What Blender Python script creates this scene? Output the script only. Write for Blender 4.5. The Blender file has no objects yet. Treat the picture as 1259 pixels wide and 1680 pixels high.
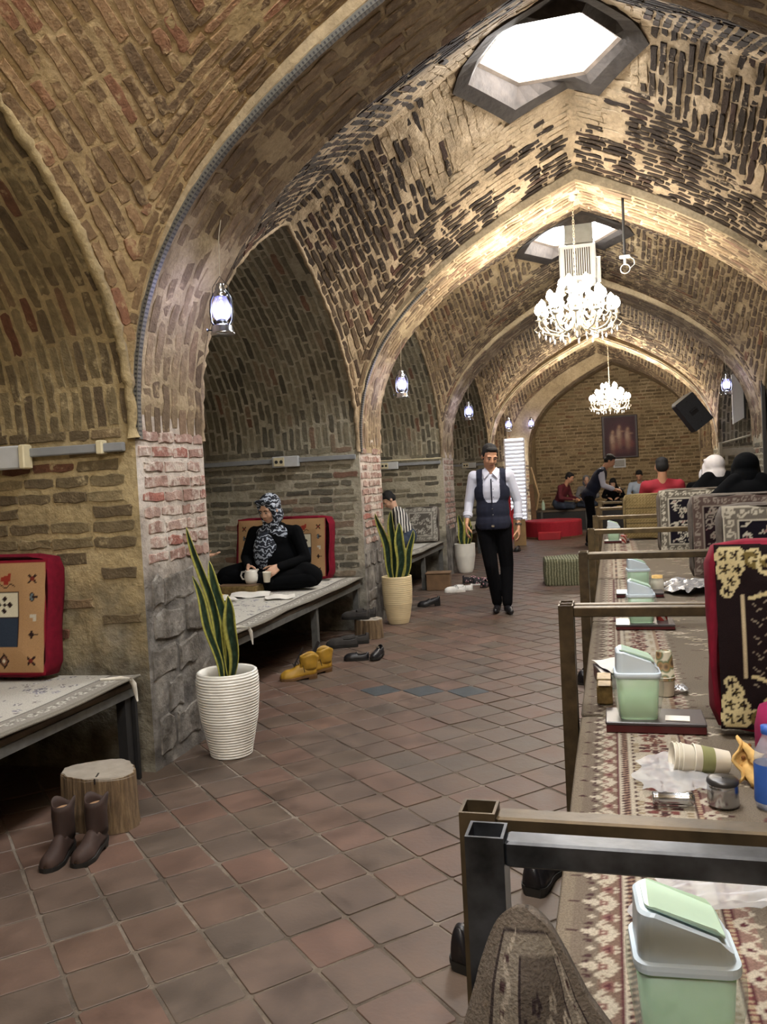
import bpy, bmesh, math, random
import numpy as np
from mathutils import Vector, Matrix, Euler

random.seed(7)
rng = np.random.default_rng(11)
PI = math.pi
SC = bpy.context.scene
COL = SC.collection

# ------------------------------------------------------------------ camera
EYE = Vector((0.0, 0.0, 1.43))
YAW, PITCH, ROLL, FPX = math.radians(15.47), math.radians(2.21), math.radians(2.98), 1360.0
_f = Vector((-math.sin(YAW) * math.cos(PITCH), math.cos(YAW) * math.cos(PITCH), -math.sin(PITCH)))
_r0 = Vector((math.cos(YAW), math.sin(YAW), 0))
_u0 = _r0.cross(_f)
_r = _r0 * math.cos(ROLL) - _u0 * math.sin(ROLL)
_u = _r0 * math.sin(ROLL) + _u0 * math.cos(ROLL)
cam_data = bpy.data.cameras.new('camera')
cam = bpy.data.objects.new('camera', cam_data)
COL.objects.link(cam)
cam.matrix_world = Matrix(((_r.x, _u.x, -_f.x, EYE.x), (_r.y, _u.y, -_f.y, EYE.y), (_r.z, _u.z, -_f.z, EYE.z), (0, 0, 0, 1)))
cam_data.sensor_fit = 'VERTICAL'
cam_data.sensor_height = 36.0
cam_data.lens = FPX / 1680.0 * 36.0
cam_data.clip_start = 0.05
SC.camera = cam

# ------------------------------------------------------------------ world, exposure, light levels
SC.view_settings.view_transform = 'Standard'
SC.view_settings.look = 'None'
SC.view_settings.exposure = 0.2
SC.view_settings.gamma = 1.0
SC.view_settings.use_curve_mapping = False
W = bpy.data.worlds.new('world')
SC.world = W
W.use_nodes = True
W.node_tree.nodes['Background'].inputs[0].default_value = (0.8, 0.9, 1.0, 1)
W.node_tree.nodes['Background'].inputs[1].default_value = 1.0
SC.cycles.max_bounces = 6
SC.cycles.diffuse_bounces = 4
SC.cycles.use_denoising = True
SKY_GLOW = 62.0          # frosted skylight panes
LAMP_W = (70.0, 150.0, 230.0)    # chandeliers: behind, second arch, fourth arch
LAMP_COL = (1.0, 0.9, 0.76)
LANTERN_W = 4.5


# ------------------------------------------------------------------ helpers
def lin(h):
    if isinstance(h, str):
        c = [int(h[i:i + 2], 16) / 255 for i in (0, 2, 4)]
    else:
        c = h
    return tuple(x / 12.92 if x <= 0.04045 else ((x + 0.055) / 1.055) ** 2.4 for x in c)


def tag(o, label=None, cat=None, group=None, kind=None):
    if label: o['label'] = label
    if cat: o['category'] = cat
    if group: o['group'] = group
    if kind: o['kind'] = kind
    return o


def thing(name, label, cat, loc=(0, 0, 0), rz=0.0, group=None, kind=None):
    o = bpy.data.objects.new(name, None)
    o.empty_display_size = 0.1
    COL.objects.link(o)
    o.location = loc
    o.rotation_euler = (0, 0, rz)
    return tag(o, label, cat, group, kind)


def copy_tree(o, parent=None):
    c = o.copy()
    COL.objects.link(c)
    if parent is not None:
        c.parent = parent
    for ch in list(o.children):
        copy_tree(ch, c)
    return c


class MB:
    """collects vertices and faces of one mesh"""
    def __init__(s):
        s.v, s.f, s.n = [], [], 0

    def add(s, V, F):
        V = np.asarray(V, float).reshape(-1, 3)
        s.v.append(V)
        s.f.extend([tuple(int(i) + s.n for i in q) for q in F])
        s.n += len(V)
        return s

    def grid(s, P, closed_u=False, closed_v=False):
        """P: (nu,nv,3)"""
        nu, nv = P.shape[:2]
        F = []
        for i in range(nu if closed_u else nu - 1):
            i2 = (i + 1) % nu
            for j in range(nv if closed_v else nv - 1):
                j2 = (j + 1) % nv
                F.append((i * nv + j, i2 * nv + j, i2 * nv + j2, i * nv + j2))
        return s.add(P.reshape(-1, 3), F)

    def loft(s, rings, caps=True):
        P = np.asarray(rings, float)
        nu, nv = P.shape[:2]
        base = s.n
        s.grid(P, closed_v=True)
        if caps:
            s.f.append(tuple(base + j for j in reversed(range(nv))))
            s.f.append(tuple(base + (nu - 1) * nv + j for j in range(nv)))
        return s

    def box(s, c, size, rot=None, bev=0.0):
        x, y, z = [k / 2 for k in size]
        if bev <= 0:
            V = np.array([(-x, -y, -z), (x, -y, -z), (x, y, -z), (-x, y, -z), (-x, -y, z), (x, -y, z), (x, y, z), (-x, y, z)])
            F = [(3, 2, 1, 0), (4, 5, 6, 7), (0, 1, 5, 4), (1, 2, 6, 5), (2, 3, 7, 6), (3, 0, 4, 7)]
        else:
            b = min(bev, x * .95, y * .95, z * .95)
            ring = lambda X, Y, Z: [(-X, -Y + b, Z), (-X + b, -Y, Z), (X - b, -Y, Z), (X, -Y + b, Z), (X, Y - b, Z), (X - b, Y, Z), (-X + b, Y, Z), (-X, Y - b, Z)]
            R = [ring(x - b, y - b, -z), ring(x, y, -z + b), ring(x, y, z - b), ring(x - b, y - b, z)]
            V = np.array(sum(R, []))
            F = []
            for i in range(3):
                for j in range(8):
                    k = (j + 1) % 8
                    F.append((i * 8 + j, i * 8 + k, i * 8 + 8 + k, i * 8 + 8 + j))
            F.append(tuple(reversed(range(8))))
            F.append(tuple(24 + j for j in range(8)))
        if rot is not None:
            V = V @ np.array(Euler(rot).to_matrix()).T if not isinstance(rot, np.ndarray) else V @ rot.T
        return s.add(V + np.asarray(c, float), F)

    def tube(s, path, r, seg=8, caps=True, closed=False):
        P = np.asarray(path, float)
        n = len(P)
        r = np.broadcast_to(np.asarray(r, float), (n,))
        if closed:
            T = np.roll(P, -1, 0) - np.roll(P, 1, 0)
        else:
            T = np.gradient(P, axis=0)
        T /= np.linalg.norm(T, axis=1)[:, None] + 1e-12
        up = np.array([0, 0, 1.0]) if abs(T[0][2]) < .9 else np.array([1.0, 0, 0])
        A = np.cross(up, T[0]); A /= np.linalg.norm(A)
        rings = []
        for i in range(n):
            A = A - T[i] * (A @ T[i]); A /= np.linalg.norm(A) + 1e-12
            B = np.cross(T[i], A)
            th = np.arange(seg) * 2 * PI / seg
            rings.append(P[i] + r[i] * (np.cos(th)[:, None] * A + np.sin(th)[:, None] * B))
        R = np.array(rings)
        if closed:
            return s.grid(R, closed_u=True, closed_v=True)
        return s.loft(R, caps)

    def lathe(s, prof, seg=24, c=(0, 0, 0), caps=True):
        th = np.arange(seg) * 2 * PI / seg
        R = [[(r * math.cos(t) + c[0], r * math.sin(t) + c[1], z + c[2]) for t in th] for r, z in prof]
        return s.loft(R, caps)

    def ell(s, c, r, rot=None, seg=12, rings=8):
        R = []
        for i in range(rings + 1):
            a = -PI / 2 + PI * (i * .98 + .01 * rings) / rings
            R.append([(math.cos(a) * math.cos(t) * r[0], math.cos(a) * math.sin(t) * r[1], math.sin(a) * r[2]) for t in np.arange(seg) * 2 * PI / seg])
        R = np.array(R)
        if rot is not None:
            M = np.array(rot) if not isinstance(rot, tuple) else np.array(Euler(rot).to_matrix())
            R = R @ M.T
        return s.loft(R + np.asarray(c, float))

    def cap(s, p0, p1, r0, r1, seg=10):
        """tapered capsule"""
        p0, p1 = np.asarray(p0, float), np.asarray(p1, float)
        d = p1 - p0
        L = np.linalg.norm(d)
        d = d / L if L > 1e-9 else np.array([0, 0, 1.0])
        pts, rr = [], []
        for a in (-88, -60, -30, 0):
            a = math.radians(a); pts.append(p0 + d * r0 * math.sin(a)); rr.append(r0 * math.cos(a))
        for a in (0, 30, 60, 88):
            a = math.radians(a); pts.append(p1 + d * r1 * math.sin(a)); rr.append(r1 * math.cos(a))
        up = np.array([0, 0, 1.0]) if abs(d[2]) < .9 else np.array([1.0, 0, 0])
        A = np.cross(up, d); A /= np.linalg.norm(A); B = np.cross(d, A)
        th = np.arange(seg) * 2 * PI / seg
        return s.loft([p + q * (np.cos(th)[:, None] * A + np.sin(th)[:, None] * B) for p, q in zip(pts, rr)])

    def mesh(s, name, smooth=False):
        me = bpy.data.meshes.new(name)
        V = np.concatenate(s.v) if s.v else np.zeros((0, 3))
        me.from_pydata(V.tolist(), [], s.f)
        if smooth:
            me.shade_smooth()
        me.update()
        return me

    def obj(s, name, m, parent=None, smooth=False):
        me = s.mesh(name, smooth)
        return link(name, me, m, parent)


def link(name, me, m, parent=None):
    if m is not None and not me.materials:
        me.materials.append(m)
    o = bpy.data.objects.new(name, me)
    COL.objects.link(o)
    if parent is not None:
        o.parent = parent
    return o


# ------------------------------------------------------------------ materials
MATS = {}


def nodes_of(name):
    m = bpy.data.materials.new(name)
    m.use_nodes = True
    nt = m.node_tree
    return m, nt, nt.nodes['Principled BSDF']


def N(nt, typ, **kw):
    n = nt.nodes.new(typ)
    for k, v in kw.items():
        if k[0] == 'i' and k[1:].isdigit():
            n.inputs[int(k[1:])].default_value = v
        else:
            setattr(n, k, v)
    return n


def ramp(nt, fac, stops, interp='LINEAR'):
    r = N(nt, 'ShaderNodeValToRGB')
    r.color_ramp.interpolation = interp
    el = r.color_ramp.elements
    while len(el) < len(stops):
        el.new(0.5)
    for e, (p, c) in zip(el, stops):
        e.position = p
        e.color = (*c[:3], 1) if len(c) >= 3 else (c[0],) * 3 + (1,)
    nt.links.new(fac, r.inputs[0])
    return r.outputs[0]


def mixc(nt, fac, a, b, mode='MIX'):
    m = N(nt, 'ShaderNodeMix', data_type='RGBA', blend_type=mode)
    for sock, v in ((m.inputs[0], fac), (m.inputs[6], a), (m.inputs[7], b)):
        if isinstance(v, (int, float)):
            sock.default_value = v
        elif isinstance(v, tuple):
            sock.default_value = (*v[:3], 1)
        else:
            nt.links.new(v, sock)
    return m.outputs[2]


def math_(nt, op, a, b=0.0, clamp=False):
    m = N(nt, 'ShaderNodeMath', operation=op, use_clamp=clamp)
    for sock, v in ((m.inputs[0], a), (m.inputs[1], b)):
        if isinstance(v, (int, float)):
            sock.default_value = v
        else:
            nt.links.new(v, sock)
    return m.outputs[0]


def noise(nt, scale, detail=3.0, coord=None, rough=0.5):
    n = N(nt, 'ShaderNodeTexNoise')
    n.inputs['Scale'].default_value = scale
    n.inputs['Detail'].default_value = detail
    n.inputs['Roughness'].default_value = rough
    if coord is not None:
        nt.links.new(coord, n.inputs['Vector'])
    return n.outputs[0]


def bump(nt, b, h, strength=0.4, dist=0.01):
    n = N(nt, 'ShaderNodeBump')
    n.inputs['Strength'].default_value = strength
    n.inputs['Distance'].default_value = dist
    nt.links.new(h, n.inputs['Height'])
    nt.links.new(n.outputs[0], b.inputs['Normal'])


def mat(name, col, rough=0.6, var=0.15, scale=30.0, metal=0.0, bmp=0.0, emit=0.0, spec=None):
    """plain material with a little procedural variation"""
    if name in MATS:
        return MATS[name]
    m, nt, b = nodes_of(name)
    c = lin(col)
    g = N(nt, 'ShaderNodeTexCoord').outputs['Object']
    nz = noise(nt, scale, 4, g)
    colr = ramp(nt, nz, [(0.3, tuple(x * (1 - var) for x in c)), (0.7, tuple(min(1, x * (1 + var)) for x in c))])
    nt.links.new(colr, b.inputs['Base Color'])
    b.inputs['Roughness'].default_value = rough
    b.inputs['Metallic'].default_value = metal
    if spec is not None:
        b.inputs['Specular IOR Level'].default_value = spec
    if bmp:
        bump(nt, b, nz, bmp, 0.01)
    if emit:
        b.inputs['Emission Color'].default_value = (*c, 1)
        b.inputs['Emission Strength'].default_value = emit
    MATS[name] = m
    return m


def mat_emit(name, col, strength):
    if name in MATS:
        return MATS[name]
    m, nt, b = nodes_of(name)
    b.inputs['Base Color'].default_value = (*lin(col), 1)
    b.inputs['Emission Color'].default_value = (*lin(col), 1)
    b.inputs['Emission Strength'].default_value = strength
    MATS[name] = m
    return m


def mat_glass(name, tint=(1, 1, 1), alpha=0.25, rough=0.1):
    """thin clear plastic or glass: mostly see-through with a sheen"""
    if name in MATS:
        return MATS[name]
    m, nt, b = nodes_of(name)
    t = N(nt, 'ShaderNodeBsdfTransparent', i0=(*tint, 1))
    mx = N(nt, 'ShaderNodeMixShader')
    nz = noise(nt, 25, 2, N(nt, 'ShaderNodeTexCoord').outputs['Object'])
    mx.inputs[0].default_value = alpha
    b.inputs['Base Color'].default_value = (*tint, 1)
    b.inputs['Roughness'].default_value = rough
    bump(nt, b, nz, 0.6, 0.02)
    nt.links.new(t.outputs[0], mx.inputs[1])
    nt.links.new(b.outputs[0], mx.inputs[2])
    nt.links.new(mx.outputs[0], nt.nodes['Material Output'].inputs[0])
    MATS[name] = m
    return m


def mat_attr(name, rough=0.95, fuzz=0.5, fscale=400.0, dim=1.0):
    """colour painted as flat print on the mesh (woven patterns, pictures), with a fine weave relief"""
    if name in MATS:
        return MATS[name]
    m, nt, b = nodes_of(name)
    a = N(nt, 'ShaderNodeAttribute', attribute_name='print')
    g = N(nt, 'ShaderNodeTexCoord').outputs['Object']
    nz = noise(nt, fscale, 2, g)
    c = mixc(nt, 1.0, a.outputs[0], ramp(nt, nz, [(0.3, (.75 * dim,) * 3), (0.7, (1.15 * dim,) * 3)]), 'MULTIPLY')
    nt.links.new(c, b.inputs['Base Color'])
    b.inputs['Roughness'].default_value = rough
    b.inputs['Specular IOR Level'].default_value = 0.15
    if fuzz:
        bump(nt, b, nz, fuzz, 0.003)
    MATS[name] = m
    return m


def mat_brick(name, dark, mid, light, red=None, mortar='a8916c', smear=0.45, soot=None, z_soot=None, bmp=0.5):
    """fired brick: one shade per brick, grain, worn patches of mortar smeared over it, soot high up"""
    m, nt, b = nodes_of(name)
    geo = N(nt, 'ShaderNodeNewGeometry')
    oi = N(nt, 'ShaderNodeObjectInfo')
    rnd = math_(nt, 'FRACT', math_(nt, 'ADD', oi.outputs['Random'], geo.outputs['Random Per Island']))
    pos = geo.outputs['Position']
    stops = [(0.0, lin(dark)), (0.45, lin(mid)), (0.85, lin(light))]
    if red:
        stops.append((0.97, lin(red)))
    c = ramp(nt, rnd, stops)
    n1 = noise(nt, 22, 5, pos, 0.65)
    n2 = noise(nt, 6, 5, pos, 0.7)
    c = mixc(nt, 1.0, c, ramp(nt, n1, [(0.25, (.62, .62, .62)), (0.75, (1.3, 1.3, 1.3))]), 'MULTIPLY')
    if soot:
        sep = N(nt, 'ShaderNodeSeparateXYZ')
        nt.links.new(pos, sep.inputs[0])
        zz = math_(nt, 'ADD', sep.outputs[2], math_(nt, 'MULTIPLY', math_(nt, 'SUBTRACT', n2, 0.5), 1.6))
        k = N(nt, 'ShaderNodeMapRange')
        k.inputs[1].default_value, k.inputs[2].default_value = z_soot
        nt.links.new(zz, k.inputs[0])
        c = mixc(nt, math_(nt, 'MULTIPLY', k.outputs[0], 0.85), c, lin(soot))
    sm = ramp(nt, math_(nt, 'ADD', math_(nt, 'MULTIPLY', n2, 0.6), math_(nt, 'MULTIPLY', n1, 0.4)), [(1 - smear - .03, (0, 0, 0)), (1 - smear + .05, (.85,) * 3)])
    c = mixc(nt, sm, c, lin(mortar))
    nt.links.new(c, b.inputs['Base Color'])
    b.inputs['Roughness'].default_value = 0.95
    b.inputs['Specular IOR Level'].default_value = 0.2
    bump(nt, b, math_(nt, 'ADD', n1, noise(nt, 90, 3, pos)), bmp, 0.012)
    MATS[name] = m
    return m


def mat_mortar(name, base, dirt, light, scale=3.0, bmp=0.8, low=None, zlow=(0.5, 1.1)):
    m, nt, b = nodes_of(name)
    pos = N(nt, 'ShaderNodeNewGeometry').outputs['Position']
    n1 = noise(nt, scale, 6, pos, 0.6)
    n2 = noise(nt, 35, 5, pos, 0.65)
    c = ramp(nt, n1, [(0.3, lin(dirt)), (0.52, lin(base)), (0.72, lin(light))])
    c = mixc(nt, 1.0, c, ramp(nt, n2, [(0.3, (.75, .75, .75)), (0.7, (1.15, 1.15, 1.15))]), 'MULTIPLY')
    if low:   # damp and grey dirt that climbs the foot of the wall
        sep = N(nt, 'ShaderNodeSeparateXYZ')
        nt.links.new(pos, sep.inputs[0])
        zz = math_(nt, 'ADD', sep.outputs[2], math_(nt, 'MULTIPLY', math_(nt, 'SUBTRACT', n1, 0.5), 1.2))
        k = N(nt, 'ShaderNodeMapRange')
        k.inputs[1].default_value, k.inputs[2].default_value = zlow[1], zlow[0]
        nt.links.new(zz, k.inputs[0])
        patch = ramp(nt, noise(nt, 7, 4, pos), [(0.35, lin(low[0])), (0.5, lin(low[1])), (0.66, lin(low[2]))])
        c = mixc(nt, math_(nt, 'MULTIPLY', k.outputs[0], 0.92), c, patch)
    nt.links.new(c, b.inputs['Base Color'])
    b.inputs['Roughness'].default_value = 0.97
    b.inputs['Specular IOR Level'].default_value = 0.15
    h = math_(nt, 'ADD', math_(nt, 'MULTIPLY', n2, 0.6), noise(nt, 12, 4, pos))
    bump(nt, b, h, bmp, 0.02)
    MATS[name] = m
    return m


mat_brick('brick_tan', '6a5844', '80694e', '94795a', '86604a', mortar='ac9672', smear=0.44)
mat_brick('brick_wall_tan', '5e5140', '776a50', '887a5d', '6c4c3c', mortar='b0a07c', smear=0.42)
mat_brick('brick_red_limed', '8d7066', '9d8075', 'ab9388', '98655a', mortar='c0b6ab', smear=0.48)
mat_brick('brick_sooty', '3a2e26', '554636', '6c5a45', '704c3c', mortar='a5937a', smear=0.40, soot='201a17', z_soot=(2.3, 3.5))
mat_brick('brick_grey', '5a574d', '787262', '8f8874', '7d6152', mortar='b2aa97', smear=0.38)
mat_brick('brick_brown', '54473a', '726150', '8a785f', '7a5a45', mortar='b09b7c', smear=0.43, soot='3a3028', z_soot=(2.9, 4.3))
mat_brick('brick_soffit', '5d4e3f', '74634e', '8b785f', '745d4d', mortar='a39071', smear=0.42)
mat_brick('brick_end', '675841', '837256', '998767', '80654b', mortar='b09e79', smear=0.40)
mat_mortar('mortar_tan', 'a8926c', '8f7a58', 'b8a27e')
mat_mortar('mortar_wall', 'ac9a74', '8e7f60', 'bdac86', low=('4a453c', '6c675b', '888376'), zlow=(0.45, 1.0))
mat_mortar('mortar_limed', 'bcb1a6', 'a3978b', 'd0c9c0', low=('413f3d', '66635f', '8a8781'), zlow=(0.75, 1.35))
mat_mortar('mortar_sooty', '9c8a70', '786a56', 'af9d84')
mat_mortar('mortar_grey', 'aba491', '918a79', 'bcb5a3', low=('55524a', '75726a', '8a867c'), zlow=(0.3, 0.8))
mat_mortar('mortar_brown', 'a59272', '89775c', 'b7a384')
mat_mortar('mortar_soffit', 'a08f72', '86765d', 'b4a284')
mat_mortar('stone', '7b7670', '55514b', '99958d', scale=9)
mat_mortar('grout', '6a6055', '3f3832', '8c8277', scale=2.2)

# floor tile
m, nt, b = nodes_of('floor_tile')
geo = N(nt, 'ShaderNodeNewGeometry'); oi = N(nt, 'ShaderNodeObjectInfo'); pos = geo.outputs['Position']
rnd = math_(nt, 'FRACT', math_(nt, 'ADD', oi.outputs['Random'], geo.outputs['Random Per Island']))
c = ramp(nt, rnd, [(0, lin('51473e')), (.35, lin('5a4a40')), (.6, lin('60493e')), (.85, lin('54473c')), (1, lin('644d41'))])
n1 = noise(nt, 5, 5, pos, .65); n2 = noise(nt, 60, 4, pos)
c = mixc(nt, 1.0, c, ramp(nt, n1, [(.28, (.62, .63, .64)), (.7, (1.2, 1.17, 1.14))]), 'MULTIPLY')
st = ramp(nt, noise(nt, 1.7, 5, pos), [(.63, (0, 0, 0)), (.72, (.6, .6, .6))])
c = mixc(nt, st, c, lin('3d322b'))
nt.links.new(c, b.inputs['Base Color'])
rr = ramp(nt, n1, [(.3, (.42,) * 3), (.7, (.66,) * 3)])
nt.links.new(rr, b.inputs['Roughness'])
bump(nt, b, math_(nt, 'ADD', n1, math_(nt, 'MULTIPLY', n2, .3)), .25, .01)
MATS['floor_tile'] = m
mat('tile_slate', '3a4044', 0.45, 0.25, 20)

# ------------------------------------------------------------------ where the camera looks: which pieces show largest
def in_view(P, margin=260):
    d = np.asarray(P, float) - np.array(EYE)
    z = d @ np.array(_f)
    zz = np.maximum(z, 1e-3)
    px = 629.5 + FPX * (d @ np.array(_r)) / zz
    py = 840 - FPX * (d @ np.array(_u)) / zz
    return (z > .3) & (px > -margin) & (px < 1259 + margin) & (py > -margin) & (py < 1680 + margin), px, py, z


# ------------------------------------------------------------------ bricks
def brick_variant(k):
    """irregular worn brick: x length, y width, z out of the wall; unit size, about 30 triangles"""
    r = random.Random(k)
    j = lambda a: r.uniform(-a, a)
    out = [(-.5, -.34), (-.475, -.49), (-.15, -.5), (.15, -.5), (.47, -.49), (.5, -.3), (.5, .32), (.47, .49), (.12, .5), (-.18, .5), (-.475, .48), (-.5, .3)]
    n = len(out)
    o2 = [(x + j(.035), y + j(.13)) for x, y in out]
    V = [(x, y, -1.2) for x, y in o2] + [(x, y, .35 + j(.35)) for x, y in o2]
    V += [(x * .975 + j(.012), y * .90 + j(.05), 1.0 + j(.25)) for x, y in o2]
    F = []
    for i in range(n):
        F.append((i, (i + 1) % n, n + (i + 1) % n, n + i))
        F.append((n + i, n + (i + 1) % n, 2 * n + (i + 1) % n, 2 * n + i))
    F.append(tuple(range(2 * n, 3 * n)))
    return np.array(V), F


BV = [brick_variant(k) for k in range(10)]


class Courses:
    """rows of bricks over a surface; the largest in view become one object each, the rest one mesh"""
    def __init__(s):
        s.rows = []

    ghost = None

    def row(s, P, Nn, Wd, lmin=.17, lmax=.25, gap=.014, depth=.0065, skip=None, wmax=.056, wmin=.02):
        P = np.asarray(P, float)
        seg = np.linalg.norm(np.diff(P, axis=0), axis=1)
        L = np.concatenate([[0], np.cumsum(seg)])
        tot = L[-1]
        x = 0.004 + rng.uniform(0, .08)
        ip = lambda A, q: np.array([np.interp(q, L, A[:, i]) for i in range(3)]).T
        Wd = np.broadcast_to(np.asarray(Wd, float), (len(P),))
        cs, ls = [], []
        while x < tot - .03:
            l = rng.uniform(lmin, lmax)
            if rng.random() < .13:
                l *= .5
            l = min(l, tot - x - .003)
            if l > .05:
                cs.append(x + l / 2); ls.append(l)
            x += l + gap * rng.uniform(.7, 1.5)
        if not cs:
            return
        cs, ls = np.array(cs), np.array(ls)
        C, Nv, w = ip(P, cs), ip(np.asarray(Nn), cs), np.interp(cs, L, Wd)
        T = ip(P, np.minimum(cs + ls * .4, tot)) - ip(P, np.maximum(cs - ls * .4, 0))
        ok = (w > wmin)
        gh = np.zeros(len(C), bool)
        if skip is not None:
            sk_ = skip(C)
            gh = ok & sk_
            ok &= ~sk_
        T /= np.linalg.norm(T, axis=1)[:, None] + 1e-9
        Nv = Nv - T * np.sum(Nv * T, 1)[:, None]
        Nv /= np.linalg.norm(Nv, axis=1)[:, None] + 1e-9
        B = np.cross(Nv, T)
        w = np.minimum(w, wmax)
        if s.ghost is not None:
            for i in np.nonzero(gh & (C[:, 1] > 4.3))[0]:
                s.ghost.rows.append((C[i], T[i], B[i], Nv[i], ls[i] + .008, w[i] * 1.3, .006 * rng.uniform(.4, 1.3)))
        for i in np.nonzero(ok)[0]:
            s.rows.append((C[i], T[i], B[i], Nv[i], ls[i], w[i] * rng.uniform(.85, 1.08), depth * rng.uniform(.55, 1.3)))

    def build(s, parent, m, limit=300, name='brick', drop=True):
        if not s.rows:
            return
        C = np.array([r[0] for r in s.rows])
        vis, px, py, z = in_view(C)
        infr = (px > -20) & (px < 1279) & (py > -20) & (py < 1700)
        Nv = np.array([r[3] for r in s.rows])
        ar = np.array([r[4] * r[5] for r in s.rows])
        dv = np.array(EYE) - C
        dist = np.linalg.norm(dv, axis=1)
        size = ar * np.maximum(np.sum(Nv * dv, 1) / dist, .0) / dist ** 2 * np.where(infr, 1, 1e-3)
        order = np.argsort(-size)
        order = [i for i in order if vis[i]]
        ones, rest = order[:limit], order[limit:]
        for i in ones:
            c, T, B, n, l, w, d = s.rows[i]
            k = int(rng.integers(len(BV)))
            key = (m.name, name, k)
            me = BRICK_MESH.get(key)
            if me is None:
                me = bpy.data.meshes.new(name)
                me.from_pydata(BV[k][0].tolist(), [], BV[k][1])
                me.materials.append(m)
                BRICK_MESH[key] = me
            o = bpy.data.objects.new(name, me)
            M = np.eye(4); M[:3, 0] = T * l; M[:3, 1] = B * w; M[:3, 2] = n * d; M[:3, 3] = c
            COL.objects.link(o)
            o.parent = parent
            o.matrix_local = Matrix(M.tolist())
        if rest:
            Vs, Fs, n0 = [], [], 0
            for i in rest:
                c, T, B, n, l, w, d = s.rows[i]
                V, F = BV[int(rng.integers(len(BV)))]
                Vs.append(c + V[:, :1] * T * l + V[:, 1:2] * B * w + V[:, 2:] * n * d)
                Fs.extend([tuple(q + n0 for q in f) for f in F])
                n0 += len(V)
            me = bpy.data.meshes.new(name + 's_beyond')
            me.from_pydata(np.concatenate(Vs).tolist(), [], Fs)
            o = link('far_' + name + '_courses', me, m, parent)
            o['kind'] = 'stuff'


BRICK_MESH = {}

# ------------------------------------------------------------------ the vaulted hall: measures in metres, y along the hall
XL, XR, CX0, HALF = -2.3, 1.9, -0.2, 2.1
NICHE_X = 1.95                       # depth of the side niches
SPR, RIB_H, NICHE_H = 1.7, 2.25, 1.72
BAYS = [(-3.0, -0.1, 4.35), (0.6, 3.7, 4.4), (4.42, 7.55, 4.52), (8.3, 11.6, 4.3), (12.4, 16.3, 4.3), (17.0, 19.5, 4.2)]
PIERS = [(-0.1, 0.6), (3.7, 4.42), (7.55, 8.3), (11.6, 12.4), (16.3, 17.0)]


def arch_h(t, h, q=2.6):
    return h * np.power(np.clip(1 - np.abs(t), 0, 1), 1 / q)


def bay_fn(y0, y1, zc):
    yc, b = (y0 + y1) / 2, (y1 - y0) / 2
    hR, hN = RIB_H + .1, NICHE_H
    # blend exponent so that the crown reaches zc
    lo, hi = 1.2, 12.0
    for _ in range(50):
        p = (lo + hi) / 2
        if (hR ** p + hN ** p) ** (1 / p) > zc - SPR: lo = p
        else: hi = p
    def S(x, y):
        R = arch_h((x - CX0) / HALF, hR)
        Nn = arch_h((y - yc) / b, hN, 2.4)
        d = np.hypot(x - (CX0 - .12), y - (yc + .15))
        lift = (.08 if zc > 4.5 else .05) * np.exp(-((d - .5) / .5) ** 2) * np.clip((b - np.abs(y - yc)) / .3, 0, 1)
        return SPR + np.power(np.power(R, p) + np.power(Nn, p) + 1e-12, 1 / p) + lift
    return S, yc, b


def normals(fn, A, Bq, toward):
    """unit normals of surface fn(a,b)->(...,3) turned toward a point of the hall axis"""
    e = 2e-3
    P = fn(A, Bq)
    d1 = fn(A + e, Bq) - fn(A - e, Bq)
    d2 = fn(A, Bq + e) - fn(A, Bq - e)
    n = np.cross(d1, d2)
    n /= np.linalg.norm(n, axis=-1)[..., None] + 1e-12
    sgn = np.sign(np.sum(n * (toward - P), -1))
    return n * np.where(sgn == 0, 1, sgn)[..., None]


HEX_R = 0.49


def hexpt(cx, cy, r, k, rot=0.0):
    a = rot + k * PI / 3
    return cx + r * math.cos(a), cy + r * math.sin(a)


def in_hex(x, y, r):
    x, y = np.abs(x), np.abs(y)
    return (y < r * math.sqrt(3) / 2) & (x * math.sqrt(3) + y < r * math.sqrt(3))


def rough_noise(P, s=1.0, seed=0):
    """cheap smooth 3-D noise in python"""
    P = np.asarray(P, float) * s
    v = 0
    for k in range(1, 4):
        a = np.array([1.7, 2.3, 1.1]) * k + seed
        v = v + np.sin(P[..., 0] * a[0] + 1.3 * k + np.sin(P[..., 1] * a[1] + k + seed)) * np.sin(P[..., 2] * a[2] + np.sin(P[..., 0] * a[1] + 2.1 * k)) / k
    return v


VAULT_MATS = [('brick_tan', 'mortar_tan'), ('brick_tan', 'mortar_tan'), ('brick_sooty', 'mortar_sooty'), ('brick_brown', 'mortar_brown'), ('brick_brown', 'mortar_brown'), ('brick_brown', 'mortar_brown')]
NICHE_MATS = [('brick_wall_tan', 'mortar_tan'), ('brick_wall_tan', 'mortar_tan'), ('brick_grey', 'mortar_grey'), ('brick_grey', 'mortar_grey'), ('brick_grey', 'mortar_grey'), ('brick_brown', 'mortar_brown')]
LABELS_BAY = ['brick vault over the bay behind the first wide rib', 'tan brick vault high over the nearest bench, courses meeting in chevrons',
              'soot-darkened brick vault around the big six-sided skylight', 'brown brick vault above the boxy cooler and chandelier',
              'brown brick vault behind the nearer chandelier', 'brick vault around the far chandelier']


def skylight_center(i):
    y0, y1, zc = BAYS[i]
    return CX0 - .12, (y0 + y1) / 2 + .15


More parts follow.
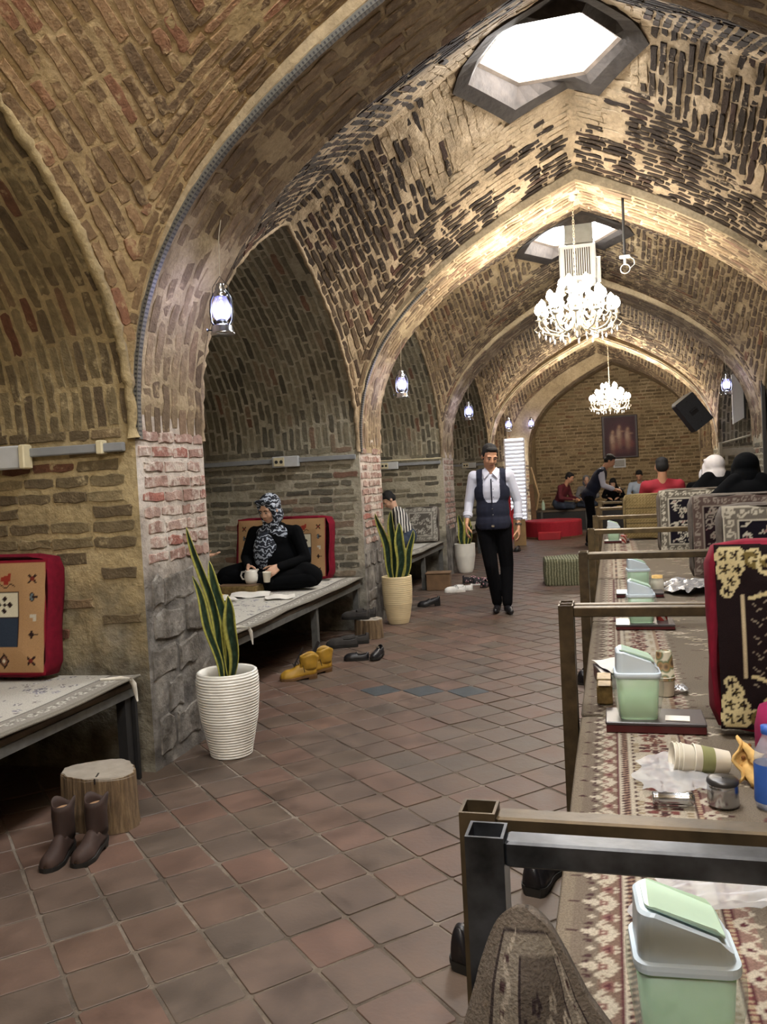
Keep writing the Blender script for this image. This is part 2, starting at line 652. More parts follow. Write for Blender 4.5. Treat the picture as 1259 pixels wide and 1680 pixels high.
def build_bay(i):
    y0, y1, zc = BAYS[i]
    S, yc, b = bay_fn(y0, y1, zc)
    sx, sy = skylight_center(i)
    hr = HEX_R + .08
    # ---- shell: vertices follow the arch evenly
    nx, ny = (130, 96) if i in (2, 3) else (64, 48)
    u = np.linspace(-1, 1, nx * 2 + 1); v = np.linspace(-1, 1, ny * 2 + 1)
    shape = lambda w: np.sign(w) * (1 - (1 - np.abs(w)) ** 1.9)
    X, Y = np.meshgrid(CX0 + HALF * shape(u), yc + b * shape(v), indexing='ij')
    Z = S(X, Y)
    P = np.stack([X, Y, Z], -1)
    P[..., 2] += .008 * rough_noise(P, 5, i)
    nv = P.shape[1]
    has_sky = i < 4
    F = []
    for a in range(P.shape[0] - 1):
        for c in range(nv - 1):
            xm, ym = X[a:a + 2, c:c + 2].mean(), Y[a:a + 2, c:c + 2].mean()
            if has_sky and in_hex(xm - sx, ym - sy, .61):
                continue
            F.append((a * nv + c, a * nv + c + 1, (a + 1) * nv + c + 1, (a + 1) * nv + c))
    me = bpy.data.meshes.new('ceiling')
    me.from_pydata(P.reshape(-1, 3).tolist(), [], F)
    me.shade_smooth()
    vault = link('ceiling', me, MATS[VAULT_MATS[i][1]])
    tag(vault, LABELS_BAY[i], 'vault', kind='structure')
    sol = vault.modifiers.new('thick', 'SOLIDIFY'); sol.thickness = .12; sol.offset = -1
    # ---- courses
    if 1 <= i <= 5:
        cs = Courses()
        if i == 2:
            cs.ghost = Courses()
        fn = lambda A, B_: np.stack([A, B_, S(A, B_)], -1)
        tw = np.array([CX0, yc, 1.0])
        xin, yin = .40, .52
        pitch = .074 if i < 4 else .08
        def skip(C):
            q = rough_noise(C, 1.6, 3 * i)
            near = np.hypot((C[:, 0] - sx), C[:, 1] - sy)
            k = np.zeros(len(C), bool)
            if i == 2:
                # the crown and the left haunch by the next rib are plastered over
                rad = np.where(C[:, 0] < .15, 1.08, .66) + .26 * q
                k |= (near < rad) | ((C[:, 0] > -1.35) & (C[:, 0] < -.55) & (C[:, 1] > 6.6) & (q > .45)) | (q > 1.2)
            elif i in (3, 4):
                k |= q + np.clip(.9 - near, 0, 1) > 1.0
            else:
                k |= q > 1.25
            if has_sky:
                k |= in_hex(C[:, 0] - sx, C[:, 1] - sy, .70)
            return k
        for sgn in (-1, 1):
            # rows parallel to the niche arch
            xs = np.linspace(HALF - 1e-3, xin, 900)
            ymid = np.abs(b - (b - yin) * (HALF - xs) / (HALF - xin)) * .5
            A = fn(CX0 + sgn * xs, yc + ymid)
            al = np.concatenate([[0], np.cumsum(np.linalg.norm(np.diff(A, axis=0), axis=1))])
            for d in np.arange(pitch * .6, al[-1], pitch):
                x = np.interp(d, al, xs)
                x2 = np.interp(d + pitch / 2, al, xs); x1 = np.interp(d - pitch / 2, al, xs)
                yl = b - (b - yin) * (HALF - x) / (HALF - xin)
                w = np.linspace(-1, 1, 120)
                yy = yc + b * np.sign(w) * (1 - (1 - np.abs(w)) ** 1.9) * yl / b if yl > b * .9 else yc + w * (yl - .01)
                xx = np.full_like(yy, CX0 + sgn * x)
                Pr = fn(xx, yy)
                wd = np.linalg.norm(fn(np.full_like(yy, CX0 + sgn * x2), yy) - fn(np.full_like(yy, CX0 + sgn * x1), yy), axis=1)
                cs.row(Pr, normals(fn, xx, yy, tw), np.minimum(wd, pitch) * .66, skip=skip)
            # rows parallel to the rib
            ys = np.linspace(b - 1e-3, yin, 700)
            xmid = np.abs(HALF - (HALF - xin) * (b - ys) / (b - yin)) * .5
            A = fn(CX0 + xmid, yc + sgn * ys)
            al = np.concatenate([[0], np.cumsum(np.linalg.norm(np.diff(A, axis=0), axis=1))])
            for d in np.arange(pitch * .5, al[-1], pitch):
                y = np.interp(d, al, ys)
                y2 = np.interp(d + pitch / 2, al, ys); y1_ = np.interp(d - pitch / 2, al, ys)
                xl = HALF - (HALF - xin) * (b - y) / (b - yin)
                for side in (-1, 1):
                    w = np.linspace(0, 1, 140)
                    xx = CX0 + side * xl * (1 - (1 - w) ** 1.9) * (1 if xl > HALF * .9 else 1)
                    yy = np.full_like(xx, yc + sgn * y)
                    Pr = fn(xx, yy)
                    wd = np.linalg.norm(fn(xx, np.full_like(xx, yc + sgn * y2)) - fn(xx, np.full_like(xx, yc + sgn * y1_)), axis=1)
                    cs.row(Pr, normals(fn, xx, yy, tw), np.minimum(wd, pitch) * .66, skip=skip)
        cs.build(vault, MATS[VAULT_MATS[i][0]])
        if i == 2:
            g_ = Courses()
            g_.rows = [r for r in cs.ghost.rows if not in_hex(r[0][0] - sx, r[0][1] - sy, .70)]
            g_.build(vault, MATS['mortar_sooty'], limit=0, name='plastered_brick')
    # ---- side niches: barrel across the hall axis, closed by a back wall
    for side in (-1, 1):
        xf = CX0 + side * HALF
        xb = xf + side * NICHE_X
        w = np.linspace(-1, 1, 61)
        yy = yc + b * np.sign(w) * (1 - (1 - np.abs(w)) ** 1.9)
        zz = SPR + arch_h((yy - yc) / b, NICHE_H, 2.4)
        prof = np.stack([yy, zz], -1)
        prof = np.concatenate([[[y0, 0]], [[y0, .85]], prof, [[y1, .85]], [[y1, 0]]])
        xsn = np.linspace(xf, xb, 12)
        P = np.array([[(x, p[0], p[1]) for p in prof] for x in xsn])
        mb = MB().grid(P)
        # back wall
        n = len(prof)
        mb.add([(xb, p[0], p[1]) for p in prof], [tuple(range(n))])
        nm = 'wall_left' if side < 0 else 'wall_right'
        where = ['behind the first rib', 'beside the nearest bench', 'behind the woman in the patterned scarf', 'behind the boy in the striped shirt', 'far along the benches', 'by the white louvre'][i]
        o = mb.obj(nm, MATS['mortar_wall' if i == 1 else NICHE_MATS[i][1]], smooth=False)
        tag(o, f'brick niche wall under a pointed arch {where}' if side < 0 else f'brick niche wall on the carpeted platform side, {["behind the first rib","opposite the nearest bench","opposite the patterned-scarf woman","behind the red curtain","beneath the white pergola beam","past the black loudspeaker"][i]}', 'wall', kind='structure')
        if i < 1 or (side > 0 and i < 2):
            continue
        # bricks of the barrel: rings parallel to the arris
        cs = Courses()
        tw = np.array([xf + side * .9, yc, 1.2])
        fnb = lambda A, B_: np.stack([B_, A, SPR + arch_h((A - yc) / b, NICHE_H, 2.4)], -1)
        depth_vis = NICHE_X * (.95 if side < 0 else .5)
        w = np.linspace(0.002, 1, 160)
        for x in np.arange(.04, depth_vis, .07):
            for half in (1,) if side < 0 else (1,):
                yq = yc + half * b * (1 - w ** 1.9)
                xx = np.full_like(yq, xf + side * x)
                Pr = fnb(yq, xx)
                cs.row(Pr, normals(fnb, yq, xx, tw), .047, skip=lambda C: rough_noise(C, 2.2, i) > 1.35)
        # far wall of the niche (faces the camera) below the springing
        fz = lambda z: np.stack([xf + side * np.linspace(0.02, depth_vis, 40), np.full(40, y1), np.full(40, z)], -1)
        for z in np.arange(.08, SPR + .06, .079):
            def skipw(C, z=z):
                q = rough_noise(C, 3.0, 5 + i)
                if i == 1:
                    return (q > .75) | ((C[:, 2] < 1.05) & (rng.random(len(C)) < .75)) | (C[:, 2] < .5)
                if i >= 3 and side < 0:
                    return (q > .7 - .9 * (1.55 - C[:, 2])) | (C[:, 2] < .5)
                return (q > 1.2) | (C[:, 2] < .45)
            cs.row(fz(z), np.tile([0, -1.0, 0], (40, 1)), .052, skip=skipw)
        cs.build(o, MATS[NICHE_MATS[i][0]], limit=300 if side < 0 and i < 4 else 120)
        # worn arris: a ragged fillet of pale plaster along the edge of the niche arch
        yq = yc + b * np.sign(np.linspace(-1, 1, 150)) * (1 - (1 - np.abs(np.linspace(-1, 1, 150))) ** 1.9)
        zq = SPR + arch_h((yq - yc) / b, NICHE_H, 2.4)
        pts = np.stack([np.full_like(yq, xf + side * .006), yq, zq + .008], -1)
        pts = pts + .005 * np.stack([rough_noise(pts, 23, 1), rough_noise(pts, 19, 5), rough_noise(pts, 21, 8)], -1)
        rr = (.027 if i == 1 else .021) + .006 * rough_noise(pts, 13, 2)
        MB().tube(pts, np.clip(rr, .008, .05), 7).obj('arris', MATS['mortar_wall' if i == 1 else 'mortar_sooty'], o, True)


for i in range(6):
    build_bay(i)


# ------------------------------------------------------------------ piers and ribs
def pier_face_courses(x, y0, y1, side, skipz, zt=SPR + .02):
    cs = Courses()
    for k, z in enumerate(np.arange(.06, zt, .079)):
        yy = np.linspace(y0 + .012, y1 - .012, 30)
        P = np.stack([np.full(30, x), yy, np.full(30, z)], -1)
        cs.row(P, np.tile([-side * 1.0, 0, 0], (30, 1)), .054, lmin=.14, lmax=.23, skip=skipz)
    return cs


PLAB = ['behind the first niche', 'beside the tall white ribbed pot', 'beside the cream pot', 'behind the walking waiter', 'beside the white louvre']
for i, (y0, y1) in enumerate(PIERS):
    for side in (-1, 1):
        xf = CX0 + side * HALF
        mb = MB()
        yc = (y0 + y1) / 2
        mb.box((xf + side * NICHE_X / 2, yc, 2.2), (NICHE_X - .001, y1 - y0 - .002, 4.4))
        o = mb.obj('wall_left' if side < 0 else 'wall_right', MATS['mortar_limed' if side < 0 else 'mortar_grey'])
        tag(o, f'limewashed brick pier {PLAB[i]}' if side < 0 else f'brick pier on the platform side, {["behind the first cushion","beyond the nearest cushion","past the black cushions","left of the red curtain","under the black loudspeaker"][i]}', 'pier', kind='structure')
        if i == 0 or (side > 0 and i < 3):
            continue
        lowz = {1: .95, 2: .75, 3: .7, 4: .5}[i] if side < 0 else .3
        sk = lambda C, lowz=lowz, i=i: (C[:, 2] < lowz + .15 * rough_noise(C, 4, i)) | (rough_noise(C, 3.4, i + 9) > (1.3 if i == 1 else .55))
        cs = pier_face_courses(xf, y0, y1, side, sk)
        cs.build(o, MATS['brick_red_limed' if side < 0 and i < 4 else 'brick_grey'], limit=150)
        if side < 0 and i in (1, 2):
            # rough field stones in the worn foot of the pier
            st = Courses()
            z = .08
            while z < lowz - .05:
                h = rng.uniform(.12, .2)
                yy = np.linspace(y0 + .01, y1 - .01, 20)
                P = np.stack([np.full(20, xf), yy, np.full(20, z + h / 2)], -1)
                st.row(P, np.tile([-side * 1.0, 0, 0], (20, 1)), h * rng.uniform(.8, 1.1), lmin=.1, lmax=.32, gap=.03, depth=.010, wmax=.25, skip=lambda C: rng.random(len(C)) < .3)
                z += h * .98 + .02
            st.build(o, MATS['stone'], limit=60, name='stone')


def rib_profile(n=81, half=HALF, h=RIB_H, cx=CX0):
    w = np.linspace(-1, 1, n)
    t = np.sign(w) * (1 - (1 - np.abs(w)) ** 2.1)
    return np.stack([cx + half * t, SPR + arch_h(t, h)], -1)


def build_rib(y0, y1, label, half=HALF, h=RIB_H, cx=CX0, m='mortar_soffit', bm='brick_soffit', thick=.42, rows=None, limit=300, legs=0.0):
    pr = rib_profile(half=half, h=h, cx=cx)
    d = np.gradient(pr, axis=0)
    nrm = np.stack([-d[:, 1], d[:, 0]], -1)
    nrm /= np.linalg.norm(nrm, axis=1)[:, None]
    nrm[len(nrm) // 2] = (0, 1)
    out = pr + nrm * thick
    # outline loops: near inner, near outer, far outer, far inner
    ch = .012
    ys = np.linspace(y0 + ch, y1 - ch, 9)
    loops = [[(p[0], y, p[1]) for p in pr] for y in ys]
    P = np.array(loops)
    P[..., 2] += .006 * rough_noise(P, 6, y0)
    P[..., 0] += .006 * rough_noise(P, 7, y0 + 2)
    L = [np.stack([out[:, 0], np.full(len(out), y0), out[:, 1]], -1), np.stack([pr[:, 0], np.full(len(pr), y0), pr[:, 1] + ch], -1)]
    L += [P[k] for k in range(len(ys))]
    L += [np.stack([pr[:, 0], np.full(len(pr), y1), pr[:, 1] + ch], -1), np.stack([out[:, 0], np.full(len(out), y1), out[:, 1]], -1)]
    mb = MB().grid(np.array(L), closed_u=True)
    o = mb.obj('trim', MATS[m], smooth=False)
    tag(o, label, 'arch rib', kind='structure')
    cs = Courses()
    n = rows or int((y1 - y0 - .03) / .078)
    yy = np.linspace(y0 + .045, y1 - .045, n)
    for y in yy:
        for sgn in (-1, 1):
            q = pr[:41] if sgn < 0 else pr[40:][::-1]
            nn = -nrm[:41] if sgn < 0 else -nrm[40:][::-1]
            P_ = np.stack([q[:, 0], np.full(len(q), y), q[:, 1]], -1)
            N_ = np.stack([nn[:, 0], np.zeros(len(q)), nn[:, 1]], -1)
            cs.row(P_, N_, (y1 - y0) / n * .74, lmin=.2, lmax=.3, wmax=.07, depth=.005, skip=lambda C: rough_noise(C, 2.5, y0) > 1.3)
    # header courses on the face toward the camera
    cs.build(o, MATS[bm], limit=limit)
    return o


RIBS = []
RIBS.append(build_rib(*PIERS[0], 'wide brick arch rib overhead behind the nearest vault', limit=40))
RIBS.append(build_rib(*PIERS[1], 'wide pointed brick arch rib rising from the pier beside the tall white ribbed pot'))
RIBS.append(build_rib(*PIERS[2], 'brightly lit pointed brick arch rib the nearer chandelier hangs from'))
RIBS.append(build_rib(*PIERS[3], 'dim pointed arch rib behind the nearer chandelier', limit=120))
RIBS.append(build_rib(*PIERS[4], 'pointed arch rib the farther chandelier hangs from', limit=120))
RIBS.append(build_rib(19.5, 20.2, 'last arch rib framing the end wall', half=1.97, cx=0.13, h=2.2, limit=60, thick=.9))

# end chamber: barrel behind the last arch, end wall, filler walls beside the last arch
END_Y = 21.6
pr = rib_profile(half=2.05, h=2.3, cx=.13)
mb = MB().grid(np.array([[(p[0], y, p[1]) for p in pr] for y in (20.1, 20.8, END_Y)]))
tag(mb.obj('ceiling', MATS['mortar_brown'], smooth=True), 'short barrel vault in front of the end wall', 'vault', kind='structure')
for sgn, xa, xb in ((-1, -4.3, .13 - 1.97), (1, .13 + 1.97, 4.0)):
    o = MB().box(((xa + xb) / 2, 20.57, 2.2), (xb - xa, 2.06, 4.4)).obj('wall_left' if sgn < 0 else 'wall_right', MATS['mortar_brown'])
    tag(o, 'brick pier left of the end wall, behind the red stage' if sgn < 0 else 'brick pier right of the end wall', 'pier', kind='structure')
    cs = Courses()
    for z in np.arange(.06, 2.6, .08):
        xx = np.linspace(xa if sgn > 0 else -2.9, xb if sgn < 0 else 2.9, 20)
        cs.row(np.stack([xx, np.full(20, 19.54), np.full(20, z)], -1), np.tile([0, -1.0, 0], (20, 1)), .055)
    cs.build(o, MATS['brick_brown'], limit=60)
o = MB().box((0.1, END_Y + .15, 2.2), (6, .3, 4.6)).obj('wall_end', MATS['mortar_brown'])
tag(o, 'end wall of brown brick courses behind the framed picture', 'wall', kind='structure')
cs = Courses()
for z in np.arange(.06, 3.95, .085):
    xx = np.linspace(-2.0, 2.3, 30)
    cs.row(np.stack([xx, np.full(30, END_Y), np.full(30, z)], -1), np.tile([0, -1.0, 0], (30, 1)), .057, skip=lambda C: rough_noise(C, 2, 4) > 1.3)
cs.build(o, MATS['brick_end'])
# wall that closes the hall behind the camera
o = MB().box((-.2, -3.15, 2.3), (8.6, .3, 4.8)).obj('wall_back', MATS['mortar_tan'])
tag(o, 'plastered wall closing the hall behind the viewer', 'wall', kind='structure')

# ------------------------------------------------------------------ floor
fl = MB().box((-.2, 9.2, -.0235), (8.6, 25.2, .04)).obj('floor', MATS['grout'])
tag(fl, 'floor of square terracotta tiles laid diagonally', 'floor', kind='structure')
TS = .213
e1 = np.array([math.cos(math.radians(-43.5)), math.sin(math.radians(-43.5))]); e2 = np.array([-e1[1], e1[0]])
org = np.array([-.746, 2.386])
tiles = []
for a in range(-110, 110):
    for c in range(-60, 120):
        p = org + e1 * TS * (a + .5) + e2 * TS * (c + .5)
        if -4.2 < p[0] < 3.8 and .8 < p[1] < 19.6:
            tiles.append((p[0], p[1], a, c))
tiles = np.array(tiles)
vis, px, py, z = in_view(np.c_[tiles[:, :2], np.zeros(len(tiles))], 200)
tiles = tiles[vis]; px, py, z = px[vis], py[vis], z[vis]
walk = (tiles[:, 0] < -.05) & (tiles[:, 0] > -2.6) & (px > -40) & (px < 1290) & (py < 1720)
order = np.argsort(z - 100 * walk)


def tile_variant(k):
    r = random.Random(100 + k)
    h = TS / 2 - .0055
    j = lambda a: r.uniform(-a, a)
    c0 = [(-h + j(.003), -h + j(.003)), (h + j(.003), -h + j(.003)), (h + j(.003), h + j(.003)), (-h + j(.003), h + j(.003))]
    out = []
    for q in range(4):
        x, y = c0[q]; x2, y2 = c0[(q + 1) % 4]
        for t in (.04, .5, .96):
            out.append((x + (x2 - x) * t + j(.0015), y + (y2 - y) * t + j(.0015)))
    V = [(x, y, -.02) for x, y in out] + [(x, y, -.0015) for x, y in out] + [(x * .985, y * .985, j(.0006)) for x, y in out]
    F = [(a + i, a + (i + 1) % 12, a + 12 + (i + 1) % 12, a + 12 + i) for a in (0, 12) for i in range(12)]
    F.append(tuple(range(24, 36)))
    return np.array(V), F


TV = [tile_variant(k) for k in range(8)]
TM = []
for V, F in TV:
    me = bpy.data.meshes.new('tile'); me.from_pydata(V.tolist(), [], F); me.materials.append(MATS['floor_tile']); TM.append(me)
slate_me = bpy.data.meshes.new('tile'); slate_me.from_pydata(TV[0][0].tolist(), [], TV[0][1]); slate_me.materials.append(MATS['tile_slate'])
ang = math.atan2(e1[1], e1[0])
Vs, Fs, n0 = [], [], 0
for q, i in enumerate(order):
    x, y, a, c = tiles[i]
    k = int(rng.integers(8)); rz = ang + int(rng.integers(4)) * PI / 2
    tilt = rng.normal(0, .003, 2); dz = rng.normal(0, .0008)
    slate = abs(y - 5.42) < .09 and -1.85 < x < -.7
    if q < 299 or slate:
        o = bpy.data.objects.new('tile', slate_me if slate else TM[k])
        COL.objects.link(o); o.parent = fl
        o.location = (x, y, dz); o.rotation_euler = (tilt[0], tilt[1], rz)
        if slate:
            o['label'] = 'dark slate-coloured tile'
    else:
        V, F = TV[k]
        ca, sa = math.cos(rz), math.sin(rz)
        U = np.stack([V[:, 0] * ca - V[:, 1] * sa, V[:, 0] * sa + V[:, 1] * ca, V[:, 2] + dz + V[:, 0] * tilt[0] + V[:, 1] * tilt[1]], -1) + [x, y, 0]
        Vs.append(U); Fs.extend([tuple(g + n0 for g in f) for f in F]); n0 += len(V)
me = bpy.data.meshes.new('far_tiles'); me.from_pydata(np.concatenate(Vs).tolist(), [], Fs)
o = link('far_tiles', me, MATS['floor_tile'], fl); o['kind'] = 'stuff'

# ------------------------------------------------------------------ skylights
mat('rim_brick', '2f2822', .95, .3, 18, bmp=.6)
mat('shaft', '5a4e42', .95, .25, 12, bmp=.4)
mat_emit('frosted_pane', 'ffffff', SKY_GLOW)
SKYLAB = ['six-sided skylight over the bay behind the viewer', 'six-sided skylight above the nearest bench bay', 'large bright six-sided skylight in the soot-darkened vault', 'six-sided skylight partly filled by the boxy white cooler', 'six-sided skylight behind the nearer chandelier']  # first skylight is unseen, added so light comes from behind the camera
for i in range(4):
    S, yc, b = bay_fn(*BAYS[i])
    sx, sy = skylight_center(i)
    win = thing('window', SKYLAB[i], 'skylight', (sx, sy, 0), kind='structure')
    n = 36
    def hexring(r, dx=0, dy=0):
        pts = []
        for k in range(6):
            a = np.array(hexpt(dx, dy, r, k)); c = np.array(hexpt(dx, dy, r, k + 1))
            for t in range(6):
                pts.append(a + (c - a) * t / 6)
        return np.array(pts)
    ra, rm, rb, rc = hexring(.70), hexring(.57), hexring(HEX_R + .02), hexring(HEX_R - .01)
    zf = lambda R: S(np.clip(R[:, 0] + sx, CX0 - HALF, CX0 + HALF), R[:, 1] + sy)
    za, zm, zb = zf(ra), zf(rm), zf(rb)
    zp = float(zb.mean()) - .01
    rings = [np.c_[ra, za + .03], np.c_[ra * .985, za - .010], np.c_[rm, zm - .026], np.c_[rb, np.full(n, zp)], np.c_[rc, np.full(n, zp + .015)], np.c_[rc * .985, np.full(n, zp + .06)]]
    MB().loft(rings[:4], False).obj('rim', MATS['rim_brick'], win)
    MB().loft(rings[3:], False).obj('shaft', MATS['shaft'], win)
    pp = hexring(HEX_R + .02)
    MB().loft([np.c_[pp, np.full(n, zp + .058)], np.c_[pp, np.full(n, zp + .075)]]).obj('pane', MATS['frosted_pane'], win)

# ------------------------------------------------------------------ printed textiles: a pattern is drawn in metres and woven into a dense mesh
class Canvas:
    def __init__(s, w, h, res, bg):
        s.res = res
        s.w, s.h = w, h
        s.nx, s.ny = int(round(w / res)) + 1, int(round(h / res)) + 1
        s.a = np.empty((s.ny, s.nx, 3)); s.a[:] = lin(bg)
        s.X, s.Y = np.meshgrid(np.linspace(0, w, s.nx), np.linspace(0, h, s.ny))

    def _win(s, x0, y0, x1, y1):
        i0, i1 = max(0, int(x0 / s.res) - 1), min(s.nx, int(x1 / s.res) + 3)
        j0, j1 = max(0, int(y0 / s.res) - 1), min(s.ny, int(y1 / s.res) + 3)
        return (slice(j0, j1), slice(i0, i1)) if i1 > i0 and j1 > j0 else None

    def rect(s, x0, y0, x1, y1, c):
        w = s._win(x0, y0, x1, y1)
        if w:
            m = (s.X[w] >= x0) & (s.X[w] <= x1) & (s.Y[w] >= y0) & (s.Y[w] <= y1)
            s.a[w][m] = lin(c)

    def disk(s, x, y, r, c, ry=None, ang=0.0):
        ry = ry or r
        R = max(r, ry)
        w = s._win(x - R, y - R, x + R, y + R)
        if w:
            dx, dy = s.X[w] - x, s.Y[w] - y
            ca, sa = math.cos(ang), math.sin(ang)
            m = ((dx * ca + dy * sa) / r) ** 2 + ((-dx * sa + dy * ca) / ry) ** 2 <= 1
            s.a[w][m] = lin(c)

    def dia(s, x, y, rx, ry, c):
        w = s._win(x - rx, y - ry, x + rx, y + ry)
        if w:
            m = np.abs(s.X[w] - x) / rx + np.abs(s.Y[w] - y) / ry <= 1
            s.a[w][m] = lin(c)

    def line(s, pts, wd, c):
        for (x0, y0), (x1, y1) in zip(pts[:-1], pts[1:]):
            w = s._win(min(x0, x1) - wd, min(y0, y1) - wd, max(x0, x1) + wd, max(y0, y1) + wd)
            if not w:
                continue
            dx, dy = x1 - x0, y1 - y0
            L = dx * dx + dy * dy + 1e-12
            t = np.clip(((s.X[w] - x0) * dx + (s.Y[w] - y0) * dy) / L, 0, 1)
            m = (s.X[w] - x0 - t * dx) ** 2 + (s.Y[w] - y0 - t * dy) ** 2 <= (wd / 2) ** 2
            s.a[w][m] = lin(c)

    def flower(s, x, y, r, c1, c2, c3=None, n=6, rot=0.0):
        for k in range(n):
            a = rot + 2 * PI * k / n
            s.disk(x + .62 * r * math.cos(a), y + .62 * r * math.sin(a), r * .42, c1, r * .3, a)
        s.disk(x, y, r * .42, c2)
        s.disk(x, y, r * .2, c3 or c1)

    def scroll(s, x, y, r, wd, c, turns=1.3, a0=0.0, dr=1):
        t = np.linspace(0, 1, 22)
        a = a0 + dr * t * turns * 2 * PI
        q = r * (1 - .8 * t)
        s.line(list(zip(x + q * np.cos(a), y + q * np.sin(a))), wd, c)


def printed(cv, name, surf, m, parent=None, smooth=True, thick=0.0):
    """weave a canvas into a mesh: surf(U,V) gives points for metres U across and V along"""
    P = surf(cv.X, cv.Y)
    ny, nx = cv.X.shape
    idx = np.arange(ny * nx).reshape(ny, nx)
    Q = np.stack([idx[:-1, :-1], idx[:-1, 1:], idx[1:, 1:], idx[1:, :-1]], -1).reshape(-1, 4)
    V = P.reshape(-1, 3)
    me = bpy.data.meshes.new(name)
    me.vertices.add(len(V)); me.vertices.foreach_set('co', V.astype(np.float32).ravel())
    me.loops.add(Q.size); me.loops.foreach_set('vertex_index', Q.astype(np.int32).ravel())
    me.polygons.add(len(Q)); me.polygons.foreach_set('loop_start', np.arange(0, Q.size, 4, dtype=np.int32))
    me.update(calc_edges=True)
    if smooth:
        me.shade_smooth()
    at = me.attributes.new('print', 'FLOAT_COLOR', 'POINT')
    at.data.foreach_set('color', np.concatenate([cv.a.reshape(-1, 3), np.ones((len(V), 1))], 1).astype(np.float32).ravel())
    o = link(name, me, m, parent)
    if thick:
        sm = o.modifiers.new('pile', 'SOLIDIFY'); sm.thickness = thick; sm.offset = -1
    return o


mat_attr('woven', .95, .6, 500)
mat_attr('pile', .98, .9, 260)
mat_attr('carpet_pile', .98, .9, 260, .70)
mat_attr('print_gloss', .45, .0, 60)
mat_attr('leaf_print', .35, .15, 60)


def rug_canvas(w, l, res, v0=0.0, seed=1):
    """khaki machine-woven carpet: plain edge, hooked blossoms, red guard line, cream border, scrolling field"""
    r = random.Random(seed)
    c = Canvas(w, l, res, '8a7d6c')
    KH, CR, RD, BR, FI, PK = '796d60', 'beb4a2', '5a3035', '4c3534', '7d7264', '85625a'
    c.rect(0, 0, .028, l, '847868'); c.rect(.028, 0, .12, l, KH)
    c.rect(.080, 0, .12, l, '7b6558')
    v = -(v0 % .11)
    k = 0
    while v < l + .1:                         # blossoms that grow from the guard line into the khaki edge
        big = k % 2 == 0
        if big:
            c.disk(.082, v, .038, CR, .010); c.disk(.098, v, .014, CR, .030)
            c.disk(.068, v, .014, CR, .013); c.disk(.088, v, .007, PK, .010); c.disk(.088, v, .003, CR)
            c.disk(.030, v, .010, '43292a', .005); c.disk(.06, v + .012, .006, BR); c.disk(.06, v - .012, .006, BR)
            for s_ in (-1, 1):
                c.disk(.062, v + s_ * .030, .011, BR, .005, .6 * s_)
        else:
            for s_ in (-1, 1):
                c.line([(.112, v + s_ * .006), (.09, v + s_ * .014), (.078, v + s_ * .03), (.088, v + s_ * .038)], .009, CR)
            c.disk(.098, v, .012, PK, .016); c.disk(.098, v, .006, RD)
            c.disk(.066, v, .007, CR)
        v += .055; k += 1
    c.rect(.12, 0, .126, l, RD); c.rect(.126, 0, .133, l, CR)
    c.rect(.133, 0, .150, l, '9b8270')
    v = -.02
    while v < l + .02:
        c.line([(.134, v), (.149, v + .010)], .008, BR); v += .017
    c.rect(.150, 0, .155, l, CR); c.rect(.155, 0, .158, l, BR)
    c.rect(.158, 0, .305, l, 'bcb2a0')
    v = -(v0 % .30) - .1
    k = 0
    while v < l + .2:                         # cream border: bouquets and dashes
        c.disk(.232, v, .036, '6b4a44', .011); c.disk(.232, v, .012, '6b4a44', .034)
        for a in range(8):
            c.disk(.232 + .036 * math.cos(a * PI / 4), v + .036 * math.sin(a * PI / 4), .011, '7c4a45' if a % 2 else BR)
        c.disk(.232, v, .016, CR); c.disk(.232, v, .008, PK)
        for s_ in (-1, 1):
            c.flower(.215 + .03 * (k % 2), v + s_ * .085, .022, '7d5a4d', BR, CR)
            c.line([(.232, v + s_ * .04), (.25, v + s_ * .06), (.225, v + s_ * .11), (.19, v + s_ * .13)], .005, '6d4a42')
            for q in range(4):
                c.disk(.195 + .02 * q, v + s_ * (.12 + .012 * (q % 2)), .010, '6b4a44', .005, q)
        for q in range(5):
            c.rect(.170, v - .04 + q * .018, .186, v - .031 + q * .018, '97866c')
            c.rect(.285, v + .05 + q * .018, .297, v + .059 + q * .018, '97866c')
            c.disk(.166, v + .07 + q * .03, .005, BR, .009)
        v += .15; k += 1
    c.rect(.305, 0, .309, l, BR); c.rect(.309, 0, .322, l, 'b2a084')
    v = 0
    while v < l:
        c.rect(.311, v, .320, v + .006, '7b4a48'); v += .014
    c.rect(.322, 0, .328, l, RD); c.rect(.328, 0, .36, l, '8a6f64')
    c.rect(.36, 0, w, l, FI)
    v = -(v0 % .1)
    while v < l + .1:                         # half blossoms on the inner side, then the field
        c.disk(.338, v, .016, CR, .024); c.disk(.352, v, .024, CR, .009); c.disk(.34, v, .007, RD)
        c.disk(.385, v, .010, '4d3330', .004)
        for s_ in (-1, 1):
            c.line([(.335, v + s_ * .02), (.355, v + s_ * .032), (.365, v + s_ * .045)], .006, CR)
        v += .085
    n = int((w - .4) * l * 60)
    for q in range(n):
        x, y = r.uniform(.40, w), r.uniform(0, l)
        t = r.random()
        if t < .34:
            c.disk(x, y, .034, 'c6bba8', .009); c.disk(x, y, .012, 'c6bba8', .022); c.disk(x, y, .008, '5c4540')
            for s_ in (-1, 1):
                c.disk(x + s_ * .04, y + .01, .009, 'b3a48c', .005)
        elif t < .6:
            c.scroll(x, y, .045, .006, 'b2a58c', 1.0, r.uniform(0, 6), r.choice((-1, 1)))
        elif t < .85:
            a = r.uniform(0, 6)
            c.line([(x, y), (x + .03 * math.cos(a), y + .03 * math.sin(a)), (x + .06 * math.cos(a + .7), y + .05 * math.sin(a + .7))], .006, '55403c')
        else:
            c.flower(x, y, .018, '6b4a48', 'b3a48c', '5b2430')
    return c


